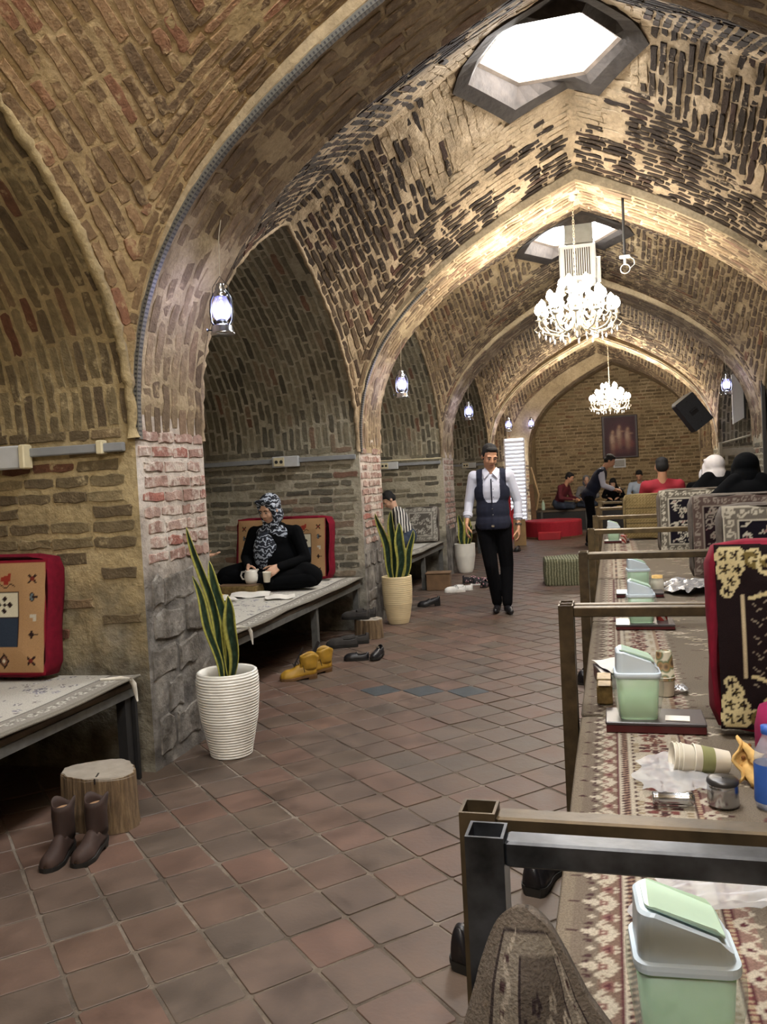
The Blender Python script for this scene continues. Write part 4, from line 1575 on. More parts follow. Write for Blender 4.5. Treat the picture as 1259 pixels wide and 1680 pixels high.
def shoe(parent_or_none, label, loc, rz, L, up, sole, lining, group=None, collar=.065, toe=.052, heel=0.0, shaft=0.0, tilt=0.0, laces=False, strap=False, roll=0.0, cat='shoe', openness=.42, pointed=0.0, tongue=None):
    """one shoe, heel at local y=0, toe toward -y... built along +y then turned: toe points along local -y"""
    t = thing('boot' if shaft else 'shoe', label, cat, loc, 0, group)
    t.rotation_euler = (tilt, roll, rz)
    n = 26
    Yv = np.linspace(0, 1, n)
    wid = np.interp(Yv, [0, .05, .2, .45, .7, .88, .97, 1], [.5, .78, .86, .80, 1.0, .88 - .2 * pointed, .55 - .2 * pointed, .12]) * L * .19
    lift = heel * np.interp(Yv, [0, .3, .62, 1], [1, .9, 0, .03])
    hgt = np.interp(Yv, [0, .1, .3, .5, .68, .85, .97, 1], [collar, collar * 1.05, collar * .92, collar * .98, toe * 1.15, toe, toe * .6, .012])
    off = .008 * np.sin(Yv * PI)
    m = 17
    a = np.linspace(0, PI, m)
    P = np.zeros((n, m, 3))
    for i in range(n):
        ce = np.sign(np.cos(a)) * np.abs(np.cos(a)) ** .75
        P[i, :, 0] = off[i] + wid[i] * ce * (1 - .12 * np.sin(a))
        P[i, :, 1] = -Yv[i] * L
        P[i, :, 2] = .014 + lift[i] + hgt[i] * np.sin(a) ** .85
    F = []
    for i in range(n - 1):
        for j in range(m - 1):
            top = abs((j + .5) / (m - 1) - .5) < .28
            if top and .06 < Yv[i] < openness:
                continue
            F.append((i * m + j, i * m + j + 1, (i + 1) * m + j + 1, (i + 1) * m + j))
    mb = MB().add(P.reshape(-1, 3), F)
    mb.add(P[0], [tuple(range(m))])
    if shaft:
        th = np.linspace(0, 2 * PI, 25)[:-1]
        rings = []
        for f in np.linspace(0, 1, 7):
            rx = L * .165 * (.92 + .18 * f) + .004 * np.sin(th * 3 + f * 5)
            ry = L * .235 * (.95 + .12 * f)
            rings.append(np.stack([off[6] + rx * np.cos(th), -.215 * L + .01 * f + ry * np.sin(th), heel + collar * .55 + shaft * f + (.012 * np.cos(th * 2) + .006 * np.sin(th * 3)) * f + 0 * th], -1))
        mb.loft(rings, False)
    o = mb.obj('upper', up, t, True)
    so = o.modifiers.new('leather', 'SOLIDIFY'); so.thickness = .003
    # sole
    out = np.concatenate([np.stack([off + wid * 1.06, -Yv * L], -1), np.stack([off - wid * 1.06, -Yv * L], -1)[::-1]])
    out[:, 1] = out[:, 1] * 1.015 + .003
    lf = np.concatenate([lift, lift[::-1]])
    MB().loft([np.c_[out * [.98, 1], lf + .0], np.c_[out, lf + .008], np.c_[out, lf + .019]]).obj('sole', sole, t)
    if heel or shaft:
        hy = out[np.abs(out[:, 1]) < .27 * L]
        hb = heel + .012
        MB().loft([np.c_[hy * [.85, .95], np.zeros(len(hy))], np.c_[hy, np.full(len(hy), hb)]]).obj('heel', sole, t)
    ins = np.concatenate([np.stack([off + wid * .88, -Yv * L * .96 - .004], -1), np.stack([off - wid * .88, -Yv * L * .96 - .004], -1)[::-1]])
    MB().loft([np.c_[ins, lf + .020], np.c_[ins, lf + .023]]).obj('insole', lining, t)
    if shaft:
        th = np.linspace(0, 2 * PI, 21)[:-1]
        MB().loft([np.stack([off[6] + L * .155 * np.cos(th), -.215 * L + L * .22 * np.sin(th), np.full(20, heel + collar * .55 + shaft * f)], -1) for f in (.45, .8)]).obj('inner_lining', lining, t)
    if tongue:
        MB().grid(np.array([[(x, -L * (.60 - .27 * q), .02 + lift[10] + collar * (.8 + .55 * q) + shaft * .75 * q - .2 * x * x / .02) for x in np.linspace(-.032, .032, 5)] for q in np.linspace(0, 1, 6)])).obj('tongue', tongue, t, True)
    if laces:
        mb = MB()
        for q in range(4):
            y = -L * (.42 + .06 * q); z = .022 + lift[10] + collar * (1.03 - .06 * q) + .002
            mb.tube([(-.03, y, z - .014), (0, y - .008, z + .004), (.03, y, z - .014)], .0028, 5)
        mb.tube([(0, -L * .40, .02 + collar * 1.05), (.04, -L * .36, .02 + collar * .9), (.05, -L * .33, .02 + collar * .4)], .0026, 5)
        mb.tube([(0, -L * .40, .02 + collar * 1.05), (-.035, -L * .42, .02 + collar * .85), (-.05, -L * .40, .02 + collar * .35)], .0026, 5)
        mb.obj('lace', MATS['lace'], t)
    if strap:
        MB().box((off[8], -L * .47, .020 + lift[10] + collar * .94), (.03, .018, .004), bev=.001).obj('buckle', MATS['buckle_metal'], t)
    return t


G1 = 'shoes left on the floor by the benches'
shoe(None, 'brown ankle boot, the left of the pair before the large stump', (-2.185, 2.84, 0), .22, .22, MATS['leather_brown'], MATS['sole_dark'], MATS['lining_tan'], G1, .08, .05, .022, .145)
shoe(None, 'brown ankle boot standing against the large stump, the right of its pair', (-2.07, 2.90, 0), .12, .22, MATS['leather_brown'], MATS['sole_dark'], MATS['lining_tan'], G1, .08, .05, .022, .145)
shoe(None, 'mustard yellow laced boot in front, toe pointing toward the white ribbed pot', (-2.155, 5.70, 0), -1.12, .27, MATS['leather_yellow'], MATS['sole_tan'], MATS['lining'], G1, .095, .06, .02, .105, laces=True, tongue=MATS['lining'])
shoe(None, 'mustard yellow boot behind its mate, half hidden by the bench leg', (-2.12, 5.92, 0), -.85, .27, MATS['leather_yellow'], MATS['sole_tan'], MATS['lining'], G1, .095, .06, .02, .105, laces=True, tongue=MATS['lining'])
shoe(None, 'dark brown loafer nearer the bench, beside the small stump', (-2.18, 6.82, 0), -1.3, .28, MATS['suede_dark'], MATS['sole_dark'], MATS['lining'], G1, .075, .06)
shoe(None, 'dark brown loafer of the pair by the small stump, its toe behind the other', (-2.13, 6.98, 0), -1.15, .28, MATS['suede_dark'], MATS['sole_dark'], MATS['lining'], G1, .075, .06)
shoe(None, 'black patent shoe lying flat on the tiles in front of the loafers', (-1.93, 6.30, 0), -1.35, .20, MATS['leather_black'], MATS['sole_dark'], MATS['lining'], G1, .05, .042, strap=True)
shoe(None, 'black patent shoe with buckle, turned across its flat mate', (-1.86, 6.43, .01), -.1, .2, MATS['leather_black'], MATS['sole_dark'], MATS['lining'], G1, .055, .042, heel=.02, strap=True)
shoe(None, 'black shoe on the small stump, nearer the pot', (-2.15, 7.32, .176), -1.4, .26, MATS['suede_dark'], MATS['sole_dark'], MATS['lining'], G1, .07, .05)
shoe(None, 'black shoe on the small stump, nearer the bench', (-2.18, 7.20, .176), -1.5, .26, MATS['suede_dark'], MATS['sole_dark'], MATS['lining'], G1, .07, .05)
shoe(None, 'black low-heeled shoe alone on the floor right of the cream pot', (-1.90, 9.02, 0), -1.25, .25, MATS['leather_black'], MATS['sole_dark'], MATS['lining'], G1, .06, .045, heel=.035, pointed=.5)
shoe(None, 'white sneaker beside the step box', (-1.80, 10.10, 0), -1.3, .26, MATS['canvas_white'], MATS['sole_white'], MATS['lining'], G1, .06, .05, laces=True)
shoe(None, 'second white sneaker with open collar behind its mate', (-1.73, 10.25, 0), -1.45, .26, MATS['canvas_white'], MATS['sole_white'], MATS['lining'], G1, .06, .05, laces=True)
shoe(None, 'black floral sneaker with heel toward the viewer', (-1.62, 10.36, 0), 2.9, .26, MATS['floral_black'], MATS['sole_dark'], MATS['lining'], G1, .085, .06)
shoe(None, 'black floral sneaker with white sole, toe toward the waiter', (-1.80, 10.68, 0), 1.9, .27, MATS['floral_black'], MATS['sole_white'], MATS['lining'], G1, .085, .06)
shoe(None, 'black floral trainer at the foot of the plain white pot', (-1.96, 10.86, 0), 1.7, .26, MATS['floral_black'], MATS['sole_dark'], MATS['lining'], G1, .09, .06)
shoe(None, 'dark shoe on the floor beneath the beige board, left one', (-1.85, 15.35, 0), .1, .28, MATS['leather_black'], MATS['sole_dark'], MATS['lining'], 'dark shoes behind the walking waiter', .08, .06)
shoe(None, 'dark shoe on the floor beneath the beige board, right one', (-1.70, 15.35, 0), -.1, .28, MATS['leather_black'], MATS['sole_dark'], MATS['lining'], 'dark shoes behind the walking waiter', .08, .06)
G2 = 'black shoes beside the platforms'
shoe(None, 'black shoe sticking out left of the nearest steel post', (-.475, 2.29, 0), 2.75, .29, MATS['leather_black'], MATS['sole_dark'], MATS['lining'], G2, .105, .065, heel=.015, strap=True)
shoe(None, 'black shoe behind the nearest steel post, by the grey rug peak', (-.31, 2.76, 0), 2.9, .29, MATS['leather_black'], MATS['sole_dark'], MATS['lining'], G2, .085, .06, heel=.015)
shoe(None, 'black shoe on the floor under the second rail corner', (-.24, 5.6, 0), 2.9, .28, MATS['leather_black'], MATS['sole_dark'], MATS['lining'], G2, .08, .06)
shoe(None, 'black shoe behind the second rail corner, partly under the deck', (-.20, 5.95, 0), 2.8, .28, MATS['leather_black'], MATS['sole_dark'], MATS['lining'], G2, .08, .06)

# ------------------------------------------------------------------ storm lanterns
mat('chrome', 'b4b7bd', .22, .05, metal=1)
mat('chrome_dark', '55585e', .3, .1, metal=1)
mat_glass('globe_glass', (.70, .68, 1), .10, .05)
mat_emit('lantern_led', 'dfe6ff', 30.0)
mat('wire_dark', '2a2826', .7)
mat('wire_pale', 'a79c88', .8)


def make_lantern(label, loc, s, hook):
    t = thing('storm_lantern', label, 'lantern', loc, 0, 'storm lanterns hung from the ribs')
    t.scale = (s, s, s)
    MB().lathe([(.002, 0), (.062, 0), (.066, .006), (.064, .014), (.058, .018), (.056, .045), (.048, .052), (.03, .056), (.002, .058)], 24).obj('tank', MATS['chrome'], t, True)
    MB().lathe([(.030, .056), (.034, .066), (.030, .074), (.022, .082)], 20).obj('burner', MATS['chrome_dark'], t, True)
    MB().lathe([(.030, .080), (.046, .100), (.054, .130), (.050, .160), (.036, .190), (.030, .205)], 24, caps=False).obj('globe', MATS['globe_glass'], t, True)
    MB().lathe([(.034, .203), (.040, .212), (.036, .226), (.026, .236), (.030, .246), (.022, .262), (.024, .270), (.012, .280), (.002, .282)], 20).obj('cap', MATS['chrome'], t, True)
    for sg in (-1, 1):
        MB().tube([(sg * .045, 0, .05), (sg * .062, 0, .075), (sg * .066, 0, .13), (sg * .060, 0, .19), (sg * .040, 0, .225), (sg * .024, 0, .238)], .006, 7).obj('side_tube', MATS['chrome_dark'], t, True)
    MB().tube([(-.056, 0, .03), (-.085, 0, .034), (-.09, 0, .034)], [.005, .004, .011], 8).obj('knob', MATS['chrome_dark'], t)
    MB().lathe([(.002, .14), (.010, .145), (.012, .165), (.008, .18), (.002, .185)], 12).obj('light', MATS['lantern_led'], t, True)
    hk = [((a - b) / s) for a, b in zip(hook, loc)]
    MB().tube([(.05, 0, .21), (.045, 0, .26), (.0, 0, .315), (-.045, 0, .26), (-.05, 0, .21)], .0022, 5).obj('bail', MATS['wire_dark'], t)
    MB().tube([(0, 0, .315), (hk[0] * .3, hk[1] * .3, .315 + (hk[2] - .315) * .7), tuple(hk)], .0025, 5).obj('hanging_wire', MATS['wire_pale'], t)
    l = bpy.data.lights.new('lantern_light', 'POINT'); l.energy = LANTERN_W; l.color = (.84, .88, 1); l.shadow_soft_size = .03
    lo = bpy.data.objects.new('lantern_light', l); COL.objects.link(lo); lo.parent = t; lo.location = (0, 0, .13)
    return t


def rib_x(z, side=-1, half=HALF, h=RIB_H, cx=CX0):
    q = max(0.0, (z - SPR) / h)
    return cx + side * half * (1 - q ** 2.6)


for lab, y, z, side, s in (('silver storm lantern with violet-lit globe on the nearest left pier', 4.05, 2.24, -1, .98), ('silver storm lantern glowing at the foot of the bright rib', 8.0, 2.23, -1, .98),
                           ('storm lantern on the rib above the walking waiter', 12.0, 2.23, -1, .98), ('storm lantern against the white louvre', 16.65, 2.27, -1, .98),
                           ('storm lantern in front of the white vertical board', 11.75, 2.31, 1, 1.0), ('storm lantern hanging against the black loudspeaker', 16.0, 2.24, 1, .98)):
    x = rib_x(z + .45, side) - side * .10
    make_lantern(lab, (x, y, z), s, (rib_x(z + .62, side), y, z + .60))
make_lantern('farthest storm lantern, on the pier behind the red stage', (-1.72, 19.30, 2.42), .98, (-1.74, 19.49, 2.86))

# ------------------------------------------------------------------ cable trunking and sockets along the niche walls, slotted ducts on the ribs
mat('trunk_grey', '8d9093', .5, .06, 20)
mat('duct_grey', '5f5d56', .6, .08, 20)
mat('trunk_white', 'c3c6c8', .45, .05, 20)
mat('trunk_cream', 'd3c9a8', .5, .05, 20)
mat('socket_hole', '2c2c2e', .6)
for k, (xa, xb, y, z, sock, lab) in enumerate(((-4.1, -2.345, 3.675, 1.665, -3.02, 'grey cable trunking with a white end box along the near niche wall'), (-4.1, -2.33, 7.53, 1.665, -3.03, 'grey cable trunking with double socket above the patterned-scarf woman'),
                                               (-4.1, -2.33, 11.58, 1.64, -3.08, 'grey cable trunking with white socket above the striped-shirt boy'), (-4.1, -2.33, 16.28, 1.64, -2.70, 'grey cable trunking with socket behind the walking waiter'))):
    t = thing('cable_trunking', lab, 'trunking', ((xa + xb) / 2, y, z), 0, 'cable trunking on the niche walls')
    L = xb - xa
    o = MB().box((0, -.006, 0), (L, .03, .045), bev=.003).obj('channel', MATS['trunk_grey'], t)
    MB().box((0, -.022, 0), (L, .004, .034)).obj('channel_lid', MATS['trunk_grey'], t)
    sx = sock - (xa + xb) / 2
    if k == 0:
        MB().box((sx, -.03, -.02), (.20, .06, .12), bev=.008).obj('junction_box', MATS['trunk_white'], t)
        MB().box((sx + .115, -.035, -.02), (.035, .07, .125), bev=.006).obj('end_cap', MATS['trunk_cream'], t)
        MB().box((L / 2 - .125, -.012, .003), (.035, .05, .07), bev=.004).obj('clip', MATS['trunk_cream'], t)
    else:
        s_ = MB().box((sx, -.028, -.01), (.27, .055, .105), bev=.006).obj('socket_box', MATS['trunk_white'], t)
        MB().box((sx - .06, -.058, -.01), (.11, .012, .085), bev=.004).obj('socket_plate', MATS['trunk_cream'], s_)
        for dx in (-.085, -.035):
            th = np.arange(14) * 2 * PI / 14
            MB().loft([[(sx + dx + .017 * math.cos(a), yy, -.01 + .017 * math.sin(a)) for a in th] for yy in (-.0655, -.060)]).obj('socket_hole', MATS['socket_hole'], s_)
    if k == 2:
        MB().tube([(-L / 2, -.01, .06), (0, -.012, .064), (L / 2 + .02, -.012, .058)], .010, 7).obj('pipe', MATS['trunk_cream'], t)


def rib_duct(label, y, part, lo, hi, wd=.034, m='duct_grey', slots=True, prot=.022):
    """duct that follows the rib soffit: lo..hi run of the profile"""
    t = thing('cable_duct', label, 'duct', (0, 0, 0), 0, 'slotted cable ducts on the ribs')
    pr = rib_profile(401)
    d = np.gradient(pr, axis=0); d /= np.linalg.norm(d, axis=1)[:, None]
    inn = np.stack([d[:, 1], -d[:, 0]], -1)
    sel = np.arange(int(lo * 400), int(hi * 400) + 1, 3)
    R = []
    for i in sel:
        p, n_ = pr[i], inn[i]
        a, b_ = p - n_ * .01, p + n_ * prot
        R.append([(a[0], y, a[1]), (b_[0], y, b_[1]), (b_[0], y + wd, b_[1]), (a[0], y + wd, a[1])])
    MB().loft(R).obj('channel', MATS[m], t)
    if slots:
        mb = MB()
        L = np.concatenate([[0], np.cumsum(np.linalg.norm(np.diff(pr, axis=0), axis=1))])
        for s_ in np.arange(L[sel[0]] + .02, L[sel[-1]] - .02, .022):
            p = np.array([np.interp(s_, L, pr[:, q]) for q in (0, 1)]); n_ = np.array([np.interp(s_, L, inn[:, q]) for q in (0, 1)])
            tt = np.array([-n_[1], n_[0]])
            M = np.array([[tt[0], 0, n_[0]], [0, 1, 0], [tt[1], 0, n_[1]]])
            c = p + n_ * prot * 1.0
            mb.box((c[0], y + wd / 2, c[1]), (.009, wd * .72, .003), rot=M)
            c = p + n_ * prot * .55
            mb.box((c[0], y - .0005, c[1]), (.009, .002, prot * .6), rot=M)
        mb.obj('slot', MATS['socket_hole'], t)['kind'] = 'stuff'
    return t


rib_duct('slotted grey cable duct curving up the nearest wide rib', 3.705, 0, .0, .62)
rib_duct('grey cable duct along the foot of the bright rib', 7.575, 0, .0, .30, slots=True)
rib_duct('cream cable strip on the rib the farther chandelier hangs from', 16.34, 0, .0, 1.0, wd=.03, m='trunk_cream', slots=False, prot=.02)

# ------------------------------------------------------------------ chandeliers
mat('gold_white', 'cfc6b0', .3, .1, metal=.6)
mat_glass('crystal', (1, 1, 1), .35, .03)
mat_emit('bulb_glow', 'fff6ea', 60.0)


def make_chandelier(label, loc, zhook, s=1.0, group='white crystal chandeliers', power=60):
    t = thing('chandelier', label, 'chandelier', loc, 0, group)
    t.scale = (s, s, s)
    zh = (zhook - loc[2]) / s
    MB().lathe([(.002, -.16), (.02, -.15), (.035, -.12), (.02, -.08), (.05, -.04), (.06, 0), (.03, .04), (.022, .12), (.045, .16), (.02, .20), (.012, .30), (.002, .31)], 18).obj('column', MATS['gold_white'], t, True)
    links = MB()
    z = .30
    while z < zh:
        links.tube([(.008 * math.cos(a) * (1 if int(z * 50) % 2 else .15), .008 * math.cos(a) * (.15 if int(z * 50) % 2 else 1), z + .013 + .016 * math.sin(a)) for a in np.arange(8) * PI / 4], .0022, 4, closed=True)
        z += .024
    links.obj('chain', MATS['gold_white'], t)
    MB().lathe([(.05, zh), (.045, zh - .02), (.012, zh - .035), (.002, zh - .036)], 14).obj('ceiling_rose', MATS['gold_white'], t, True)
    for tier, (n, R, z0, off) in enumerate(((12, .35, 0, 0), (8, .24, .11, .2), (5, .13, .22, .5))):
        for k in range(n):
            a = off + 2 * PI * k / n
            ca, sa = math.cos(a), math.sin(a)
            path = [(.04, z0), (.10, z0 - .07), (R * .55, z0 - .11), (R * .85, z0 - .08), (R, z0 - .01), (R, z0 + .03)]
            q = np.array(path); tt = np.linspace(0, 1, 18); xs = np.interp(tt, np.linspace(0, 1, 6), q[:, 0]); zs = np.interp(tt, np.linspace(0, 1, 6), q[:, 1])
            arm = MB().tube([(x * ca, x * sa, z_) for x, z_ in zip(xs, zs)], .008, 6)
            arm.tube([(R * ca * (1 - .0), R * sa, z0 - .01), ((R + .045) * ca, (R + .045) * sa, z0 - .045), ((R + .02) * ca, (R + .02) * sa, z0 - .075), ((R - .015) * ca, (R - .015) * sa, z0 - .06)], .005, 5)
            ar = arm.obj('arm', MATS['gold_white'], t, True)
            MB().lathe([(.008, z0 + .02), (.034, z0 + .034), (.036, z0 + .04), (.012, z0 + .042), (.012, z0 + .085)], 12, (R * ca, R * sa, 0)).obj('candle_cup', MATS['gold_white'], ar, True)
            MB().lathe([(.010, z0 + .085), (.030, z0 + .105), (.036, z0 + .135), (.026, z0 + .17), (.003, z0 + .195)], 12, (R * ca, R * sa, 0)).obj('bulb', MATS['bulb_glow'], ar, True)
            for u, dz in ((1.0, -.10), (.72, -.155), (.45, -.15)):
                x, y = R * u * ca, R * u * sa
                dr = MB().lathe([(.001, z0 + dz + .03), (.006, z0 + dz + .02), (.011, z0 + dz), (.001, z0 + dz - .025)], 6, (x, y, 0))
                dr.obj('crystal_drop', MATS['crystal'], ar)
    for l_ in range(4):
        a = l_ * PI / 2 + .4
        bulb = bpy.data.lights.new('chandelier_light', 'POINT')
        bulb.energy = power / 4; bulb.color = LAMP_COL; bulb.shadow_soft_size = .10
        lo = bpy.data.objects.new('chandelier_light', bulb); COL.objects.link(lo); lo.parent = t
        lo.location = (.30 * math.cos(a), .30 * math.sin(a), .26)
    return t


make_chandelier('nearer blazing crystal chandelier hanging from the bright rib', (-.245, 7.93, 2.80), 3.93, 1.0, power=LAMP_W[1])
make_chandelier('farther blazing chandelier above the seated group at the end', (.03, 16.65, 2.66), 3.93, 1.0, power=LAMP_W[2])
make_chandelier('chandelier on the rib directly overhead, behind the nearest vault', (-.2, .25, 2.95), 3.93, 1.0, power=LAMP_W[0])

# ------------------------------------------------------------------ cooler in the second skylight, hanging rod
mat('cooler_white', 'd8d8d4', .4, .04, 20)
mat('cooler_grey', '8a8880', .55, .1, 14)
mat('grille_dark', '4d463a', .8)
t = thing('air_cooler', 'boxy white air cooler outlet with slatted grille hanging in the second skylight', 'cooler', (-.27, 9.62, 3.56))
MB().box((0, .22, .19), (.40, .40, .40), bev=.012).obj('outlet_box', MATS['cooler_white'], t)
MB().box((.02, .22, .56), (.31, .30, .36)).obj('supply_duct', MATS['cooler_grey'], t)
MB().box((0, .015, .19), (.30, .012, .30)).obj('grille_backing', MATS['grille_dark'], t)
g = MB()
for k in range(13):
    MB().box((-.144 + k * .024, .004, .19), (.009, .012, .30)).obj('slat', MATS['cooler_white'], t)
MB().box((.225, .2, .12), (.05, .2, .25), bev=.006).obj('side_box', MATS['cooler_white'], t)
t = thing('rod_lamp_holder', 'dark hanging rod with a white clamp and wire ring below the bright rib', 'lamp holder', (.19, 7.66, 3.30))
MB().tube([(0, 0, -.02), (0, 0, .66)], .012, 8).obj('rod', MATS['wire_dark'], t)
MB().box((.0, 0, -.03), (.09, .05, .022), bev=.005).obj('clamp', MATS['cooler_white'], t)
MB().tube([(0, 0, -.04), (0, 0, -.10)], .011, 8).obj('socket', MATS['cooler_white'], t)
MB().tube([(.04 * math.cos(a), 0, -.135 + .04 * math.sin(a)) for a in np.arange(16) * PI / 8], .004, 6, closed=True).obj('ring', MATS['cooler_white'], t)
MB().tube([(.04, 0, -.03), (.075, .01, -.06), (.08, .01, -.10), (.04, 0, -.135)], .004, 6).obj('cord', MATS['cooler_white'], t)
MB().box((.05, 0, .60), (.16, .05, .04), bev=.01).obj('bracket', MATS['cooler_white'], t)

# ------------------------------------------------------------------ far end: picture, card, speaker, louvre, stage, wooden post
mat('frame_dark', '2c1a1c', .5, .2)
cv = Canvas(.74, .98, .02, '33171f')
q = np.exp(-(((cv.X - .40) / .34) ** 2 + ((cv.Y - .52) / .42) ** 2))
cv.a = cv.a * (1 + 1.6 * q[..., None])
def glow(x, y, rx, ry, col, k):
    g_ = np.exp(-(((cv.X - x) / rx) ** 2 + ((cv.Y - y) / ry) ** 2) ** 1.5)[..., None] * k
    cv.a = cv.a * (1 - g_) + np.array(lin(col)) * g_
for x, y in ((.20, .44), (.36, .56), (.56, .50)):     # three soft pale draped figures
    glow(x, y - .10, .075, .25, '9c7a66', .8); glow(x - .02, y + .02, .05, .12, 'c2a48e', .7); glow(x, y + .17, .035, .045, 'b08a70', .9); glow(x + .09, y - .20, .06, .10, '7c4440', .6)
    glow(x + .07, y + .06, .06, .02, 'b08a70', .6)
glow(.37, .13, .3, .06, '5a3034', .7)
t = thing('framed_picture', 'large dark framed picture of pale draped figures on the end wall', 'picture', (.245, END_Y - .06, 1.68), 0)
MB().box((0, .03, .52), (.86, .04, 1.06), bev=.01).obj('frame', MATS['frame_dark'], t)
p = printed(cv, 'painting', lambda U, V: np.stack([U - .37, np.full_like(U, .005), V + .03], -1), MATS['print_gloss'], t)
t = thing('notice', 'small white framed card under the dark picture', 'card', (.21, END_Y - .05, 1.43))
MB().box((0, .02, .11), (.30, .025, .22), bev=.004).obj('frame', MATS['trunk_white'], t)
MB().box((0, .004, .11), (.24, .006, .16)).obj('sheet', mat('paper_grey', '9c9a94', .8), t)

mat('speaker_black', '2b2d31', .55, .12, 30, bmp=.1)
mat('speaker_hole', '0c0c0d', .6)
t = thing('loudspeaker', 'large black loudspeaker tilted high on the right wall', 'speaker', (1.50, 14.6, 2.06))
t.rotation_euler = (.0, math.radians(-36), math.radians(14)); t.scale = (.86, .86, .86)
th = [(-.21, -.05), (.21, -.05), (.24, .12), (.13, .36), (-.13, .36), (-.24, .12)]
MB().loft([[(x * s_, y, z) for x, y in th] for z, s_ in ((0, .94), (.02, 1), (.62, 1), (.64, .94))]).obj('cabinet', MATS['speaker_black'], t)
MB().box((0, -.052, .33), (.16, .012, .11), bev=.004).obj('handle_recess', MATS['speaker_hole'], t)
MB().tube([(-.06, -.07, .36), (-.02, -.085, .36), (.05, -.085, .36), (.08, -.07, .36)], .012, 7).obj('handle', MATS['speaker_black'], t)
for z in (.10, .56):
    MB().box((.0, -.053, z), (.02, .008, .02)).obj('mount_point', MATS['speaker_hole'], t)
MB().tube([(.0, .36, .3), (.05, .52, .38), (.16, .95, .50)], .018, 7).obj('wall_bracket', MATS['speaker_black'], t)

mat('louvre_white', 'dfe0e4', .5, .04)
t = thing('louvre_shutter', 'tall white louvred shutter lit between the far ribs', 'shutter', (-2.14, 19.37, .20))
MB().box((0, .04, 1.0), (.46, .02, 2.06)).obj('lit_pane', mat_emit('daylit_pane', 'eef3ff', 3.0), t)
for k in range(22):
    MB().box((0, .012, .06 + k * .09), (.43, .012, .070), rot=(-.5, 0, 0)).obj('slat', MATS['louvre_white'], t)
for x in (-.225, .225):
    MB().box((x, .015, 1.0), (.03, .05, 2.06), bev=.004).obj('stile', MATS['louvre_white'], t)

mat('carpet_red', '97182a', .9, .12, 30, bmp=.15)
mat('red_gloss', 'a3202c', .45, .1, 10)
mat('fringe', '6e4f3a', .95)
STG = (-1.28, 18.35)
t = thing('round_stage', 'round red carpeted stage with a small front step', 'stage', (STG[0], STG[1], 0))
MB().lathe([(.60, 0), (.63, .02), (.63, .34), (.62, .37), (.3, .375), (.001, .376)], 40).obj('drum', MATS['carpet_red'], t, False)
MB().box((-.02, -.70, .08), (.46, .26, .16), bev=.01).obj('step', MATS['red_gloss'], t)
mb = MB()
for k in range(90):
    a = PI + k * PI / 89
    mb.box((.645 * math.cos(a), .645 * math.sin(a), .02), (.014, .014, .045), rot=(0, 0, a))
f_ = mb.obj('fringe', MATS['fringe'], t); f_['kind'] = 'stuff'
t = thing('red_ramp', 'sloping red board leaning behind the round stage', 'board', (-2.26, 18.05, 0))
MB().loft([[(-.25, .0, .0), (.3, .0, .0), (.3, .05, .0), (-.25, .05, .0)], [(-.25, .5, .36), (.3, .5, .78), (.3, .56, .78), (-.25, .56, .36)]]).obj('board', MATS['red_gloss'], t)
t = thing('red_banner_stand', 'narrow red upright stand with a black top in front of the louvre', 'stand', (-2.12, 17.25, 0))
MB().box((0, 0, .58), (.17, .14, 1.16), bev=.008).obj('body', MATS['red_gloss'], t)
MB().box((0, 0, 1.19), (.30, .18, .05), bev=.006).obj('top_cap', MATS['leather_black'], t)
t = thing('beige_board', 'plain beige board standing behind the walking waiter', 'board', (-1.78, 16.4, 0), .2)
MB().box((0, 0, .26), (.24, .03, .52), rot=(-.08, 0, 0), bev=.004).obj('panel', mat('ply', 'a88a60', .7, .15, 8), t)
t = thing('wooden_prop', 'leaning wooden post at the left end of the far bench', 'post', (-1.72, 19.3, 0))
MB().loft([[(-.05 + x, -.03 + y, z) for x, y in ((0, 0), (.1, 0), (.1, .06), (0, .06))] if z == 0 else [(-.12 + x, -.03 + y, z) for x, y in ((0, 0), (.1, 0), (.1, .06), (0, .06))] for z in (0, 1.15)]).obj('post', MATS['box_wood'], t)
MB().tube([(.03, 0, .55), (.10, 0, .9), (-.05, .0, 1.55)], .022, 6).obj('brace', mat('pale_wood', 'a9916a', .7, .2, 9), t)

# far bench along the end wall
t = thing('end_bench', 'dark platform bench along the end wall where the group sits', 'bench', (-.2, 20.85, 0))
MB().box((0, 0, .47), (3.2, 1.2, .05), bev=.006).obj('deck', MATS['bench_wood'], t)
MB().box((0, -.57, .22), (3.15, .03, .44)).obj('front_panel', MATS['leg_black'], t)
for x in (-1.45, -.4, .6, 1.45):
    MB().box((x, -.60, .235), (.05, .05, .47)).obj('leg', MATS['leg_grey'], t)

# ------------------------------------------------------------------ right side: hung board, pergola, curtain
t = thing('hanging_board', 'tall white board with slanted foot on the right niche wall', 'board', (2.12, 15.30, 2.07))
MB().loft([[(-.08, y, 0.0), (.10, y, .10), (.10, y, .82), (-.02, y, .88), (-.08, y, .84)] for y in (0, .05)]).obj('panel', MATS['louvre_white'], t)
MB().box((.115, .02, .48), (.03, .08, .80)).obj('dark_side', MATS['leather_black'], t)
MB().tube([(.0, .03, .86), (.0, .03, 1.02)], .006, 6).obj('hanger', MATS['wire_dark'], t)
mat('pergola_white', 'b9b4a6', .7, .12, 12)
t = thing('pergola', 'whitish wooden beam with short rungs and a pipe above on the right niche wall', 'pergola', (1.92, 16.1, 1.40))
MB().box((.40, 0, .21), (.86, .05, .13), bev=.005).obj('beam', MATS['pergola_white'], t)
MB().box((0, -.02, .18), (.06, .06, .42), bev=.005).obj('upright', MATS['pergola_white'], t)
for k in range(5):
    MB().box((.1 + k * .16, 0, .07), (.045, .045, .17), bev=.003).obj('rung', MATS['pergola_white'], t)
